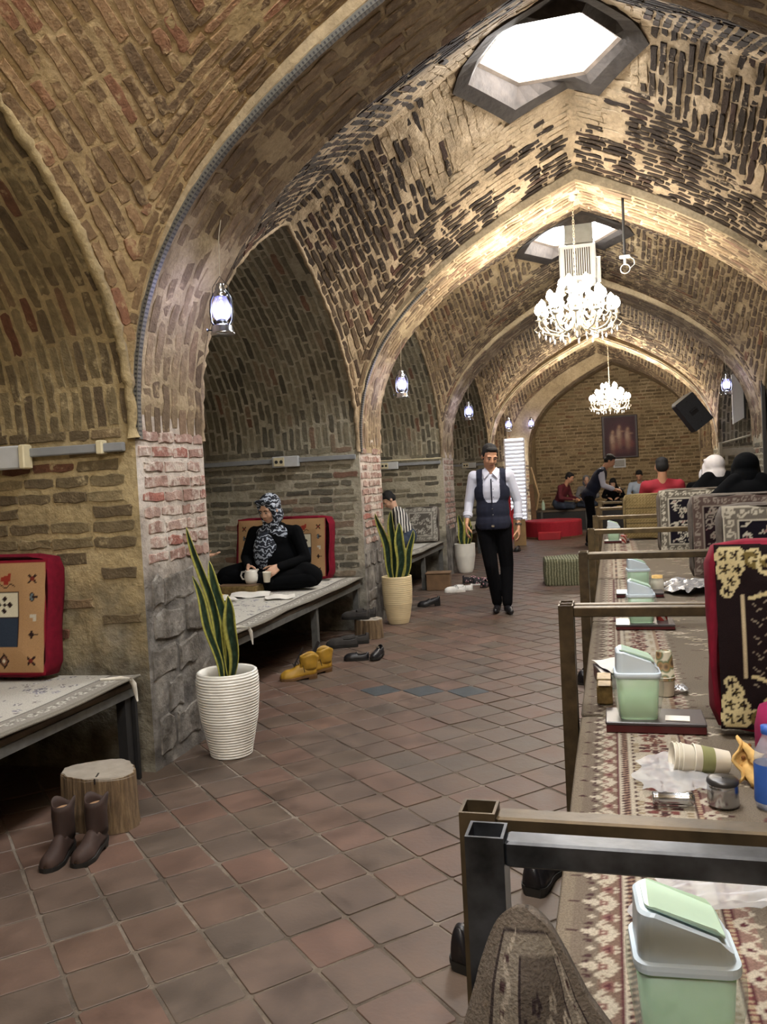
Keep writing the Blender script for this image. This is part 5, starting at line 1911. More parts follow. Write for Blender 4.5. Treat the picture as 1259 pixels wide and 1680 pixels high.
MB().tube([(.02, -.01, .37), (.4, -.02, .46), (.80, -.02, .57)], .020, 8).obj('pipe', MATS['pergola_white'], t)
mat('curtain_red', '5c1020', .9, .2, 16, bmp=.2)
t = thing('curtain', 'dark red curtain hanging in the right niche beside its black post', 'curtain', (1.90, 11.42, .6))
yy = np.linspace(0, 1, 26)
MB().grid(np.array([[(.03 + u * (.55 + .25 * (1 - z)) + .0, .03 * math.sin(u * 38) + .05, z * 1.15) for u in yy] for z in np.linspace(0, 1, 9)])).obj('cloth', MATS['curtain_red'], t, True)
MB().grid(np.array([[(.03 + u * .55 - .09 * z * (1 - u), .03 * math.sin(u * 38) + .05, 1.15 + z * .75) for u in yy] for z in np.linspace(0, 1, 5)])).obj('upper_cloth', MATS['leather_black'], t, True)
MB().box((-.01, .02, .95), (.045, .05, 2.0), bev=.004).obj('post', MATS['wire_dark'], t)
MB().tube([(-.05, .0, 1.95), (.8, .0, 1.95)], .018, 7).obj('curtain_rod', MATS['pergola_white'], t)

# woven ottoman on the aisle floor
cv = Canvas(1, 1, 1, '000000')
m, nt, b = nodes_of('woven_green')
g = N(nt, 'ShaderNodeTexCoord').outputs['Object']
wv = N(nt, 'ShaderNodeTexWave', wave_type='BANDS', bands_direction='X'); wv.inputs['Scale'].default_value = 9; wv.inputs['Distortion'].default_value = 2.5
nt.links.new(g, wv.inputs['Vector'])
br = N(nt, 'ShaderNodeTexBrick'); br.inputs['Scale'].default_value = 22
nt.links.new(g, br.inputs['Vector'])
cc = ramp(nt, wv.outputs[0], [(.3, lin('55573f')), (.6, lin('8a8a70'))])
cc = mixc(nt, 1.0, cc, ramp(nt, noise(nt, 70, 2, g), [(.3, (.6, .6, .6)), (.7, (1.2, 1.2, 1.2))]), 'MULTIPLY')
nt.links.new(cc, b.inputs['Base Color']); b.inputs['Roughness'].default_value = .95
bump(nt, b, wv.outputs[0], .5, .02)
MATS['woven_green'] = m
t = thing('ottoman', 'green-grey woven block on the aisle floor beside the platforms', 'ottoman', (-.56, 10.75, 0), .12)
n = 44; th = np.arange(n) * 2 * PI / n
c_, s_ = np.cos(th), np.sin(th); d = (np.abs(c_) ** 16 + np.abs(s_) ** 16) ** (-1 / 16)
MB().loft([np.stack([.32 * d * c_ * q, .27 * d * s_ * q, np.full(n, z) + .006 * np.sin(th * 5)], -1) for z, q in ((0, .97), (.02, 1), (.15, 1.02), (.30, 1), (.33, .96))]).obj('body', MATS['woven_green'], t)

# ------------------------------------------------------------------ things on the platforms
mat('bin_green', '9fc3a0', .35, .05, 10)
mat('bin_white', 'ccdbe6', .3, .03, 10)
mat('bin_mint', 'b9d2bd', .25, .04, 10)
mat_glass('bag_film', (.93, .96, .94), .20, .2)
mat_glass('sheet_film', (.90, .91, .93), .30, .45)


def rrect(w, d, r, z, n=6):
    pts = []
    for cx, cy, a0 in ((w / 2 - r, d / 2 - r, 0), (-w / 2 + r, d / 2 - r, PI / 2), (-w / 2 + r, -d / 2 + r, PI), (w / 2 - r, -d / 2 + r, 1.5 * PI)):
        for k in range(n):
            a = a0 + k * PI / 2 / (n - 1)
            pts.append((cx + r * math.cos(a), cy + r * math.sin(a), z))
    return np.array(pts)


def make_bin():
    t = thing('table_bin', 'small green table bin', 'bin', (0, 0, 0), 0, 'green and white table bins')
    MB().loft([rrect(.116, .096, .018, .0), rrect(.122, .102, .02, .01), rrect(.138, .116, .022, .125), rrect(.134, .112, .02, .125), rrect(.118, .098, .016, .014)], True).obj('bucket', MATS['bin_green'], t, True)
    R = [rrect(.150, .126, .024, .122), rrect(.152, .128, .025, .128), rrect(.150, .126, .024, .134), rrect(.138, .114, .022, .136)]
    top = rrect(.134, .110, .022, .19)
    x = top[:, 0]
    top[:, 2] = np.where(x < .016, .192, .192 - ((x - .016) / .051) * .048)
    top2 = top * [.93, .93, 1] + [0, 0, .004]
    MB().loft(R + [top * [1, 1, 1] - [0, 0, .004], top, top2]).obj('lid', MATS['bin_white'], t, False)
    f = rrect(.112, .088, .014, 0)
    f[:, 2] = np.where(f[:, 0] < .016, .1975, .1975 - ((f[:, 0] - .016) / .051) * .048)
    MB().loft([f, f + [0, 0, .003]]).obj('swing_flap', MATS['bin_mint'], t)
    rings = []
    for q in np.linspace(0, 1, 9):
        r = rrect(.126 + .036 * math.sin(q * PI * .6), .106 + .034 * math.sin(q * PI * .6), .03, .004 + q * .119, 9)
        r[:, :2] *= (1 + .02 * np.sin(np.arange(len(r)) * 1.7 + q * 9))[:, None]
        rings.append(r)
    MB().loft(rings, False).obj('liner_bag', MATS['bag_film'], t, True)
    return t


bin0 = make_bin()
BLB = ['large-looking green table bin at the bottom, nearest of all', 'green table bin standing on the low dark red tray table', 'green table bin beside the red striped cup', 'green table bin in front of the crumpled silver sheet', 'small far table bin before the serving waiter']
for k, (x, y, z, rz) in enumerate(((.0735, 1.26, .572, .07), (.055, 2.83, .608, .05), (.125, 4.62, .60, 0), (.145, 5.75, .60, .1), (.0, 9.9, .6, 0))):
    o = bin0 if k == 0 else copy_tree(bin0)
    o.location = (x, y, z); o.rotation_euler = (0, 0, rz); o['label'] = BLB[k]
    if k == 0:
        o.scale = (.98, .98, 1.14)

mat('tray_red', '4a1519', .35, .15, 12)
mat('tray_top', '3c3638', .3, .2, 8)


def tray(label, x, y, w, d, h, rz=0):
    t = thing('tray_table', label, 'tray table', (x, y, .575), rz, 'low lacquered tray tables')
    MB().box((0, 0, h - .006), (w, d, .012), bev=.003).obj('top', MATS['tray_top'], t)
    MB().box((0, 0, (h - .012) / 2), (w - .004, d - .004, h - .012)).obj('sides', MATS['tray_red'], t)
    return t


tray('low tray table with a dark top and maroon sides under the second green bin', .105, 2.835, .31, .17, .034)
tray('small maroon tray table corner with white paper napkins behind the brass box', -.005, 3.42, .16, .22, .05, .2)
tray('low tray table under the bin beside the striped cup', .14, 4.62, .3, .2, .026)
tray('low tray table under the bin in front of the silver sheet', .15, 5.75, .3, .2, .026)
tray('far low tray table under the smallest bin', .03, 9.9, .28, .2, .026)

mat('paper_white', 'd6d3cb', .8, .05)
mat('cup_white', 'dcd6c6', .7, .04)
mat('cup_olive', '7f8054', .7, .1)
mat('bread', 'd0aa68', .9, .2, 30, bmp=.4)
mat('bread_spot', '7c4d20', .9)
mat('lid_black', '2c2b2b', .3, .1)
mat('label_blue', '2a56a8', .5, .1)
mat_glass('bottle_clear', (.85, .9, .98), .25, .06)
m, nt, b = nodes_of('cup_print')
g = N(nt, 'ShaderNodeTexCoord').outputs['Object']
vo = N(nt, 'ShaderNodeTexVoronoi'); vo.inputs['Scale'].default_value = 26; nt.links.new(g, vo.inputs['Vector'])
nt.links.new(ramp(nt, vo.outputs['Distance'], [(.2, lin('4a3a28')), (.4, lin('9b7a50')), (.55, lin('5c6b48')), (.7, lin('d6cbb0'))]), b.inputs['Base Color'])
MATS['cup_print'] = m
m, nt, b = nodes_of('cup_stripe')
wv = N(nt, 'ShaderNodeTexWave', wave_type='BANDS', bands_direction='DIAGONAL'); wv.inputs['Scale'].default_value = 14
nt.links.new(N(nt, 'ShaderNodeTexCoord').outputs['Object'], wv.inputs['Vector'])
nt.links.new(ramp(nt, wv.outputs[0], [(.48, lin('b23a34')), (.52, lin('e0d2c6'))], 'CONSTANT'), b.inputs['Base Color'])
MATS['cup_stripe'] = m


def cup_mesh(r0=.026, r1=.037, h=.088):
    return MB().lathe([(.001, .004), (r0, .004), (r0, 0), (r0 + .001, .001), (r1, h - .002), (r1 + .0025, h), (r1, h + .002), (r1 - .002, h - .002), (r0 - .001, .006), (.001, .0065)], 24)


def paper_cup(label, loc, m, rot=(0, 0, 0), n=1, m2=None, group='paper cups', r=(.026, .037), h=.088):
    t = thing('paper_cup', label, 'cup', loc, 0, group)
    t.rotation_euler = rot
    cup_mesh(r[0], r[1], h).obj('cup_wall', MATS[m], t, True)
    if m2:
        z0, z1 = .25, .8
        MB().lathe([(r[0] + (r[1] - r[0]) * q + .0006, h * q) for q in (z0, .5, z1)], 24, caps=False).obj('sleeve_print', MATS[m2], t, True)
    return t


# tipped stack of cups: three nested cups lying on the carpet, mouths to the left
for k in range(4):
    paper_cup(['open white paper cup at the mouth of the tipped stack', 'second cup nested in the tipped stack', 'third cup nested in the tipped stack', 'olive-printed cup at the closed end of the tipped stack'][k],
              (.258 - .011 * (3 - k) + .02 * (k == 3), 2.405 - .002 * k, .6115), 'cup_white', (0, math.radians(-84), math.radians(8)), m2='cup_olive' if k == 3 else None, r=(.028, .040), h=.095)
paper_cup('white inner cup of the upended stack, rim on the carpet', (.162, 3.225, .575), 'cup_white', r=(.031, .036), h=.07)
for k in range(5):
    z = .575 + .07 + .012 * k
o = paper_cup('patterned paper cup upside down on the stack beyond the second green bin', (.162, 3.225, .575 + .165), 'cup_print', (PI, 0, 0), r=(.027, .037), h=.105)
paper_cup('red and white striped paper cup by the third green bin', (.232, 4.66, .575), 'cup_stripe', r=(.024, .034), h=.09)
paper_cup('second striped cup far off by the small bin', (.11, 9.72, .575), 'cup_stripe', r=(.024, .034), h=.09)

# metal pot, shaker, bread, bottle, films
t = thing('tea_glass_pot', 'dark-lidded round chrome pot in front of the tipped cups', 'pot', (.238, 2.19, .575))
MB().lathe([(.001, 0), (.036, 0), (.038, .004), (.037, .03), (.038, .034), (.037, .05), (.034, .058)], 26).obj('body', MATS['chrome'], t, True)
MB().lathe([(.036, .052), (.039, .056), (.038, .064), (.030, .067), (.002, .0675)], 26).obj('lid', MATS['lid_black'], t, True)
t = thing('shaker', 'chrome shaker lying on its side beside the round chrome pot', 'shaker', (.118, 2.165, .592), 0)
t.rotation_euler = (0, PI / 2, .05)
MB().lathe([(.001, -.05), (.016, -.05), (.017, -.046), (.015, -.042), (.017, -.038), (.015, -.034), (.0155, .03), (.017, .034), (.016, .045), (.012, .05), (.001, .051)], 22).obj('body', MATS['chrome'], t, True)
t = thing('flatbread', 'torn piece of spotted flatbread leaning by the blue-labelled bottle', 'bread', (.315, 2.33, .60))
MB().grid(np.array([[(-.025 + .06 * u + .012 * math.sin(v * 9 + u * 5), .035 * v + .02 * math.sin(u * 5), -.02 + .105 * v * (1 - .35 * u * u) + .006 * math.sin(u * 14)) for u in np.linspace(0, 1, 9)] for v in np.linspace(0, 1, 9)])).obj('crumb_sheet', MATS['bread'], t, True).modifiers.new('t', 'SOLIDIFY').thickness = .006
mb = MB()
for u, v in ((.02, .03), (-.005, .06), (.012, .09), (.0, .015)):
    mb.ell((u, .030 * v / .105 - .004 + .012, v - .02), (.006, .004, .006), seg=8, rings=5)
mb.obj('toasted_spot', MATS['bread_spot'], t)
t = thing('water_bottle', 'clear water bottle with a blue label by the magenta bolster', 'bottle', (.345, 2.19, .575))
MB().lathe([(.001, .002), (.030, 0), (.033, .01), (.033, .12), (.030, .14), (.016, .17), (.013, .18), (.013, .19)], 24).obj('body', MATS['bottle_clear'], t, True)
MB().lathe([(.0336, .015), (.0342, .02), (.0342, .105), (.0336, .11)], 24, caps=False).obj('label_wrap', MATS['label_blue'], t, True)
MB().lathe([(.014, .182), (.0155, .184), (.0155, .202), (.001, .203)], 16).obj('cap', MATS['label_blue'], t, True)


def film(label, loc, w, d, h, seed, name='plastic_sheet', m='sheet_film', thing_cat='plastic sheet'):
    r = np.random.default_rng(seed)
    nx, ny = 34, 24
    u, v = np.meshgrid(np.linspace(-.5, .5, nx), np.linspace(-.5, .5, ny), indexing='ij')
    z = 0
    for k in range(7):
        a = r.uniform(0, 6.28); f_ = r.uniform(6, 22); z = z + np.abs(np.sin((u * math.cos(a) + v * math.sin(a)) * f_ + r.uniform(0, 6))) / (k + 1.5)
    z = z / z.max()
    wr = 1 + .15 * np.sin(v * 9 + seed) * (np.abs(u) > .2)
    P = np.stack([u * w * wr, v * d * (1 + .2 * np.sin(u * 7 + seed)), .003 + h * z * (1 - .7 * (np.abs(u) * 2) ** 4)], -1)
    o = MB().grid(P).obj(name, MATS[m], None, True)
    o.location = loc
    return tag(o, label, thing_cat)


film('crumpled clear plastic sheet under the tipped cups', (.135, 2.35, .577), .20, .26, .022, 2)
film('crumpled clear plastic film below the nearest rail', (.26, 1.72, .577), .46, .26, .05, 5)
film('clear plastic film at the right beside the nearest green bin', (.345, 1.26, .577), .16, .2, .03, 7)
mat('silver_sheet', 'b9b9ba', .25, .15, 20, metal=.6)
film('crumpled shiny silver sheet beyond the third green bin', (.50, 5.95, .577), .34, .5, .06, 9, m='silver_sheet')
film('scrap of crumpled foil beside the upended patterned cup', (.215, 3.27, .577), .06, .06, .02, 12, name='foil', m='silver_sheet', thing_cat='foil')
o = MB().box((0, 0, 0), (.075, .055, .002)).obj('card', MATS['paper_white']); o.location = (.175, 2.80, .6112); o.rotation_euler = (0, 0, -.08)
tag(o, 'small white printed card lying on the tray table right of the bin', 'card')
o = MB().grid(np.array([[(u, v, .004 * math.sin(u * 40) + .01 * abs(math.sin(v * 20))) for u in np.linspace(-.07, .07, 8)] for v in np.linspace(-.12, .12, 8)])).obj('napkins', MATS['paper_white'], None, True); o.location = (-.005, 3.45, .628); o.rotation_euler = (0, 0, .35)
tag(o, 'white paper napkins spread on the small maroon tray', 'napkin')
mat('brass_box', '7e6a42', .45, .35, 40, metal=.4, bmp=.3)
t = thing('tissue_box', 'small embossed brass-coloured box left of the second green bin', 'box', (-.055, 3.12, .575))
MB().box((0, 0, .034), (.055, .10, .068), bev=.005).obj('body', MATS['brass_box'], t)
MB().box((0, 0, .070), (.050, .095, .006), bev=.002).obj('lid', MATS['brass_box'], t)
MB().lathe([(.016, 0), (.016, .002), (.011, .003), (.011, 0)], 14, caps=False).obj('emboss', MATS['deck_wood'], t).rotation_euler = (PI / 2, 0, 0)
t.children[-1].location = (0, -.0505, .034)
t = thing('glass_jar', 'pale jar beside the bin in front of the silver sheet', 'jar', (.27, 5.85, .575))
MB().lathe([(.001, 0), (.04, 0), (.042, .08), (.034, .10)], 18).obj('body', MATS['cup_white'], t, True)
MB().lathe([(.036, .10), (.036, .118), (.001, .12)], 18).obj('lid', MATS['bread'], t, True)

# on the second bench: serving box, jug, cups, bread, papers
t = thing('serving_tray', 'carved wooden serving box before the woman in the patterned scarf', 'tray', (-3.12, 6.49, .522), .02)
MB().box((0, 0, .035), (.40, .18, .07), bev=.006).obj('body', MATS['brass_box'], t)
MB().box((0, 0, .0725), (.36, .15, .004)).obj('top_panel', MATS['box_wood'], t)
o = MB()
t = thing('jug', 'white ceramic jug held by the woman in the patterned scarf', 'jug', (-3.03, 6.56, .597))
MB().lathe([(.001, .002), (.045, 0), (.056, .03), (.060, .07), (.050, .105), (.050, .118), (.046, .116), (.045, .10)], 24).obj('body', MATS['pot_plain'], t, True)
MB().tube([(-.046, 0, .105), (-.085, 0, .10), (-.095, 0, .07), (-.08, 0, .04), (-.056, 0, .035)], .008, 8).obj('handle', MATS['pot_plain'], t, True)
MB().tube([(.045, 0, .10), (.062, 0, .118), (.072, 0, .122)], [.014, .011, .007], 8).obj('spout', MATS['pot_plain'], t, True)
paper_cup('white paper cup held by the woman in the patterned scarf', (-2.86, 6.50, .615), 'cup_white', (.05, .08, 0), r=(.026, .036), h=.085, group='cups on the left bench')
for k, (x, y, w, d, rz) in enumerate(((-2.93, 6.30, .34, .22, .3), (-3.05, 6.02, .2, .2, -.5), (-2.60, 6.15, .24, .12, .4))):
    o = MB().grid(np.array([[(u * w, v * d, .012 * abs(math.sin(u * 5 + k)) + .012 * math.sin(v * 4 + u * 3)) for u in np.linspace(-.5, .5, 10)] for v in np.linspace(-.5, .5, 8)])).obj('paper', MATS['paper_white'], None, True)
    o.location = (x, y, .532); o.rotation_euler = (0, 0, rz)
    tag(o, ['crumpled white paper beside the serving box', 'white paper scrap at the near end of the second bench', 'flat white paper nearest the front edge of the second bench'][k], 'paper')
t = thing('bread_plate', 'plate of flatbread pieces at the left end of the serving box', 'plate', (-3.22, 6.22, .522))
MB().lathe([(.001, .002), (.07, 0), (.12, .014), (.122, .017), (.07, .006), (.001, .006)], 26).obj('plate', MATS['pot_plain'], t, True)
for k in range(4):
    MB().ell((-.04 + .03 * k, .02 * (-1) ** k, .018 + .006 * k), (.055, .04, .006), (0, .1 * (-1) ** k, k), 14, 6).obj('bread_piece', MATS['bread'], t, True)

# ------------------------------------------------------------------ people
mat('skin', 'b98a6c', .6, .06, 20)
mat('skin_pale', 'c39a80', .6, .06, 20)
mat('hair_black', '0e0b0a', .8, .25, 60, bmp=.3)
mat('hair_grey', '33302e', .6, .25, 60, bmp=.3)
mat('eye_dark', '120e0c', .25)
mat('eye_white', '8f857c', .4, .02)
mat('lip', '8b4d44', .5)
mat('navy', '10152a', .9, .15, 40, bmp=.1)
mat('shirt_white', 'c4c7d6', .8, .05, 12, bmp=.1)
mat('trouser_black', '08080b', .95, .2, 20, spec=.15)
mat('cloth_black', '07080a', .95, .2, 14, bmp=.15, spec=.1)
mat('cloth_maroon', '5a1a24', .85, .15, 14, bmp=.1)
mat('cloth_red', '8a1a28', .85, .15, 14, bmp=.1)
mat('cloth_grey', '6d6d70', .85, .15, 14, bmp=.1)
mat('cloth_blue', 'a7b7c9', .85, .08, 14, bmp=.1)
mat('scarf_white', 'c9c5c6', .85, .08, 14, bmp=.1)
mat('jeans', '2d3748', .9, .2, 25)
m, nt, b = nodes_of('scarf_print')
g = N(nt, 'ShaderNodeTexCoord').outputs['Object']
wv = N(nt, 'ShaderNodeTexWave', wave_type='BANDS', bands_direction='Z'); wv.inputs['Scale'].default_value = 7; wv.inputs['Distortion'].default_value = 9; wv.inputs['Detail'].default_value = 1.5; wv.inputs['Detail Scale'].default_value = 3.5
nt.links.new(g, wv.inputs['Vector'])
nt.links.new(ramp(nt, wv.outputs[0], [(.70, lin('151a26')), (.80, lin('a9b2c0'))]), b.inputs['Base Color']); b.inputs['Roughness'].default_value = .85
MATS['scarf_print'] = m
m, nt, b = nodes_of('striped_shirt')
g = N(nt, 'ShaderNodeTexCoord').outputs['Object']
wv = N(nt, 'ShaderNodeTexWave', wave_type='BANDS', bands_direction='Y'); wv.inputs['Scale'].default_value = 7.5; wv.inputs['Distortion'].default_value = 1.2
nt.links.new(g, wv.inputs['Vector'])
nt.links.new(ramp(nt, wv.outputs[0], [(.45, lin('17161a')), (.55, lin('c9c6bf'))]), b.inputs['Base Color']); b.inputs['Roughness'].default_value = .85
MATS['striped_shirt'] = m


def blob(name, mb, vox, m, parent, smooth=6):
    o = mb.obj(name, m, parent, True)
    r = o.modifiers.new('skin', 'REMESH'); r.mode = 'VOXEL'; r.voxel_size = vox; r.use_smooth_shade = True
    s = o.modifiers.new('soften', 'SMOOTH'); s.factor = .5; s.iterations = smooth
    return o


V3 = lambda *a: np.array(a, float)
unit = lambda v: v / (np.linalg.norm(v) + 1e-9)


def hand(mb, wrist, d, pn, thumb_side, curl=.5, s=1.0):
    """palm and five separate fingers; d: wrist to knuckles, pn: out of the palm, thumb_side: +1/-1 along d x pn"""
    d = unit(np.asarray(d, float)); pn = np.asarray(pn, float); pn = unit(pn - d * (pn @ d)); lat = np.cross(d, pn) * thumb_side
    wrist = np.asarray(wrist, float)
    for k, (o, L, kn) in enumerate(((.031, .066, .082), (.010, .076, .088), (-.011, .070, .084), (-.030, .054, .076))):
        kp = wrist + (d * kn + lat * o) * s
        mb.cap(wrist + lat * o * .55 * s, kp, .017 * s, .0125 * s, 8)
        p, a = kp, curl * .55
        for f in (.45, .32, .23):
            dd = d * math.cos(a) + pn * math.sin(a) + lat * o * 2.2
            q = p + unit(dd) * L * f * s
            mb.cap(p, q, .0092 * s, .0080 * s, 7)
            p = q; a += curl * .8
    p = wrist + (d * .018 + lat * .026) * s
    for L, w in ((.042, .5), (.034, .25), (.026, .1)):
        q = p + unit(d * .75 + lat * w * 1.2 + pn * (.35 + .3 * curl)) * L * s
        mb.cap(p, q, .0125 * s, .0098 * s, 7)
        p = q


def head_frame(J):
    Rz = np.array(Euler((J.get('hp', 0), J.get('hr', 0), J.get('hy', 0)), 'ZYX').to_matrix())
    M = np.array((Euler((0, 0, J.get('hy', 0))).to_matrix() @ Euler((J.get('hp', 0), 0, 0)).to_matrix() @ Euler((0, J.get('hr', 0), 0)).to_matrix()))
    return np.array(J['head'], float), M


def head_prims(mb, J, s=1.0):
    c, M = head_frame(J)
    T = lambda *p: c + M @ (np.array(p) * s)
    E = lambda p, r, rot=None: mb.ell(T(*p), [q * s for q in r], M if rot is None else M @ np.array(Euler(rot).to_matrix()), 14, 9)
    E((0, .012, .035), (.073, .092, .082))
    E((0, -.026, -.022), (.060, .064, .088))
    E((0, -.040, -.082), (.042, .040, .034))
    E((.033, -.062, -.030), (.027, .026, .03)); E((-.033, -.062, -.030), (.027, .026, .03))
    mb.cap(T(0, -.086, .012), T(0, -.104, -.026), .0085 * s, .0125 * s, 8)
    mb.cap(T(-.014, -.092, -.030), T(.014, -.092, -.030), .009 * s, .009 * s, 8)
    mb.cap(T(-.042, -.074, .024), T(.042, -.074, .024), .012 * s, .012 * s, 8)
    mb.cap(T(-.020, -.084, -.058), T(.020, -.084, -.058), .009 * s, .009 * s, 8)
    mb.cap(T(-.016, -.080, -.070), T(.016, -.080, -.070), .010 * s, .010 * s, 8)
    for sg in (-1, 1):
        E((sg * .074, .010, -.010), (.010, .022, .032), (0, 0, sg * .3))


def face_parts(J, parent, s=1.0, closed=False, moustache=False):
    c, M = head_frame(J)
    T = lambda *p: c + M @ (np.array(p) * s)
    for sg in (-1, 1):
        e = MB().ell(T(sg * .031, -.0835, .004), (.013 * s, .008 * s, .0062 * s), M, 10, 7).obj('eye', MATS['eye_white'], parent, True)
        MB().ell(T(sg * .031, -.0905, .003), (.0058 * s, .003 * s, .0056 * s), M, 10, 6).obj('iris', MATS['eye_dark'], e, True)
        MB().tube([T(sg * .014, -.0905, .021), T(sg * .03, -.0905, .027), T(sg * .047, -.080, .022)], [.0035 * s, .0042 * s, .002 * s], 6).obj('eyebrow', MATS['hair_black'], parent, True)
    MB().tube([T(-.022, -.088, -.063), T(-.008, -.0965, -.0605), T(0, -.0965, -.062), T(.008, -.0965, -.0605), T(.022, -.088, -.063)], [.002 * s, .0045 * s, .004 * s, .0045 * s, .002 * s], 6).obj('mouth', MATS['lip'], parent, True)
    if moustache:
        MB().tube([T(-.026, -.087, -.055), T(0, -.1, -.046), T(.026, -.087, -.055)], [.003, .005, .003], 6).obj('moustache', MATS['hair_black'], parent, True)


def hair_prims(J, style, s=1.0):
    c, M = head_frame(J)
    mb = MB()
    T = lambda *p: c + M @ (np.array(p) * s)
    E = lambda p, r: mb.ell(T(*p), [q * s for q in r], M, 14, 9)
    if style == 'short':
        E((0, .022, .058), (.079, .092, .073)); E((0, .050, .0), (.074, .064, .075))
        E((0, -.042, .092), (.058, .036, .022))
        for sg in (-1, 1):
            E((sg * .070, .002, .030), (.012, .03, .045))
    elif style == 'bald_back':
        E((0, .045, .01), (.076, .068, .078)); E((0, .03, .06), (.074, .078, .06))
    elif style == 'long':
        E((0, .022, .055), (.086, .100, .078)); E((0, .06, -.04), (.085, .06, .12)); E((0, .075, -.14), (.08, .05, .12))
        for sg in (-1, 1):
            mb.cap(T(sg * .076, -.005, .03), T(sg * .080, .02, -.15), .022 * s, .024 * s)
    return mb


def torso_prims(mb, J, g, belly=0.0):
    pel, ch, nk = V3(*J['pel']), V3(*J['chest']), V3(*J['neck'])
    R, L = V3(*J['shR']), V3(*J['shL'])
    ax = unit(L - R)
    up = unit(nk - pel)
    fw = np.cross(ax, up)      # forward is -y for a figure facing the viewer
    Mt = np.stack([ax, -fw, up], 1)
    mb.ell(ch, (.168 + g, .112 + g + belly * .5, .19 + g), Mt, 16, 10)
    mid = (pel + ch) / 2
    mb.ell(mid - fw * 0 + (-fw if False else fw) * belly * .6, (.148 + g + belly, .108 + g + belly, .17 + g), Mt, 16, 10)
    mb.ell(pel, (.162 + g + belly * .5, .118 + g, .13 + g), Mt, 16, 10)
    mb.cap(R + (ch - R) * .12, L + (ch - L) * .12, .066 + g * .8, .066 + g * .8)
    mb.cap(R, nk - up * .02, .05 + g * .7, .045 + g * .5); mb.cap(L, nk - up * .02, .05 + g * .7, .045 + g * .5)


def arm_prims(mb, J, g, frac=1.0):
    for S_ in 'RL':
        sh, el, wr = V3(*J['sh' + S_]), V3(*J['el' + S_]), V3(*J['wr' + S_])
        mb.cap(sh, el, .053 + g, .040 + g)
        if frac > 0:
            mb.cap(el, el + (wr - el) * frac, .039 + g, .039 + g - .013 * frac)


def leg_prims(mb, J, g, upto=1.0, flare=0.0):
    pel = V3(*J['pel'])
    for S_ in 'RL':
        hp, kn, an = V3(*J['hip' + S_]), V3(*J['kn' + S_]), V3(*J['an' + S_])
        mb.cap(hp, kn, .083 + g, .056 + g + flare)
        mb.cap(kn, kn + (an - kn) * upto, .054 + g + flare, .037 + g + flare)
        mb.cap(pel, hp, .10 + g, .09 + g)


def person(label, loc, rz, J, vox=.012, s=1.0, skin='skin', hair='short', hairm='hair_black', shirt=None, sleeve=1.0, trousers='trouser_black', vest=None, scarf=None, face=True, feet=True, hands=(.6, .6), hand_dir=None, belly=0.0, robe=None, group=None, name='person', legs=True, parts=None):
    t = thing(name, label, 'person', loc, rz, group)
    t.scale = (s, s, s)
    b_ = MB()
    head_prims(b_, J)
    c, M = head_frame(J)
    b_.cap(c + M @ V3(0, .018, -.06), V3(*J['neck']) + V3(0, 0, -.03), .052, .058)
    torso_prims(b_, J, -.012, belly * .8)
    arm_prims(b_, J, -.006)
    if legs:
        leg_prims(b_, J, -.012)
    for i, S_ in enumerate('RL'):
        wr, el = V3(*J['wr' + S_]), V3(*J['el' + S_])
        d = V3(*J['hd' + S_]) if 'hd' + S_ in J else unit(wr - el)
        pn = V3(*J.get('pn' + S_, (.9 if S_ == 'R' else -.9, .2, 0)))
        th = np.sign(np.cross(unit(d), unit(pn)) @ V3(*J.get('th' + S_, (0, -1, .3)))) or 1
        hand(b_, wr, d, pn, th, hands[i])
    blob('body', b_, vox, MATS[skin], t, 2 if vox < .009 else 1)
    if face:
        face_parts(J, t)
    if hair:
        blob('hair', hair_prims(J, hair), min(vox, .010), MATS[hairm], t, 3)
    if trousers and legs:
        q = MB(); leg_prims(q, J, .012, .96, .006); q.ell(V3(*J['pel']), (.178, .140, .135), None, 14, 9)
        blob('trousers', q, vox, MATS[trousers], t, 4)
    if shirt:
        q = MB(); torso_prims(q, J, .008, belly); arm_prims(q, J, .011, sleeve)
        blob('shirt', q, vox, MATS[shirt], t, 4)
    if feet and legs:
        for S_ in 'RL':
            an = V3(*J['an' + S_]); d = unit(V3(*J.get('ft' + S_, (0, -1, 0))))
            q = MB(); side = np.cross(d, V3(0, 0, 1))
            base = an * [1, 1, 0] + V3(0, 0, J.get('fz', 0) + an[2] - .085 if 'fz' not in J else J['fz'])
            q.cap(an + V3(0, 0, -.02), an - d * .02 + V3(0, 0, -.055), .042, .036)
            q.cap(an - d * .03 + V3(0, 0, -.05), an + d * .10 + V3(0, 0, -.050), .036, .036)
            q.cap(an + d * .08 + V3(0, 0, -.053), an + d * .165 + V3(0, 0, -.058), .037, .027)
            blob('shoe', q, min(vox, .01), MATS['leather_black'], t, 3)
    return t


# --- the waiter walking toward us
J = dict(pel=(0.0, .01, .94), chest=(.0, 0, 1.26), neck=(.0, -.01, 1.475), head=(-.005, -.05, 1.615), hp=.42, hy=.35, hr=.06,
         shR=(-.178, .0, 1.415), shL=(.172, .0, 1.415), elR=(-.240, .02, 1.15), elL=(.255, .04, 1.14), wrR=(-.268, -.10, .935), wrL=(.255, -.05, .875),
         hdR=(-.05, -.18, -.95), hdL=(.04, -.15, -.98), pnR=(.95, .1, .1), pnL=(-.95, .1, .1), thR=(0, -1, 0), thL=(0, -1, 0),
         hipR=(-.092, .01, .90), hipL=(.092, .01, .90), knR=(-.04, -.03, .49), knL=(.115, .05, .48), anR=(.0, .06, .092), anL=(.105, -.02, .092), ftR=(-.1, -1, 0), ftL=(.25, -1, 0))
wa = person('waiter in a navy waistcoat and white shirt walking toward the viewer, looking down', (-1.19, 8.52, 0), .10, J, .0075, 1.0, skin='skin', shirt='shirt_white', sleeve=.62, face=True, hands=(.55, .6))
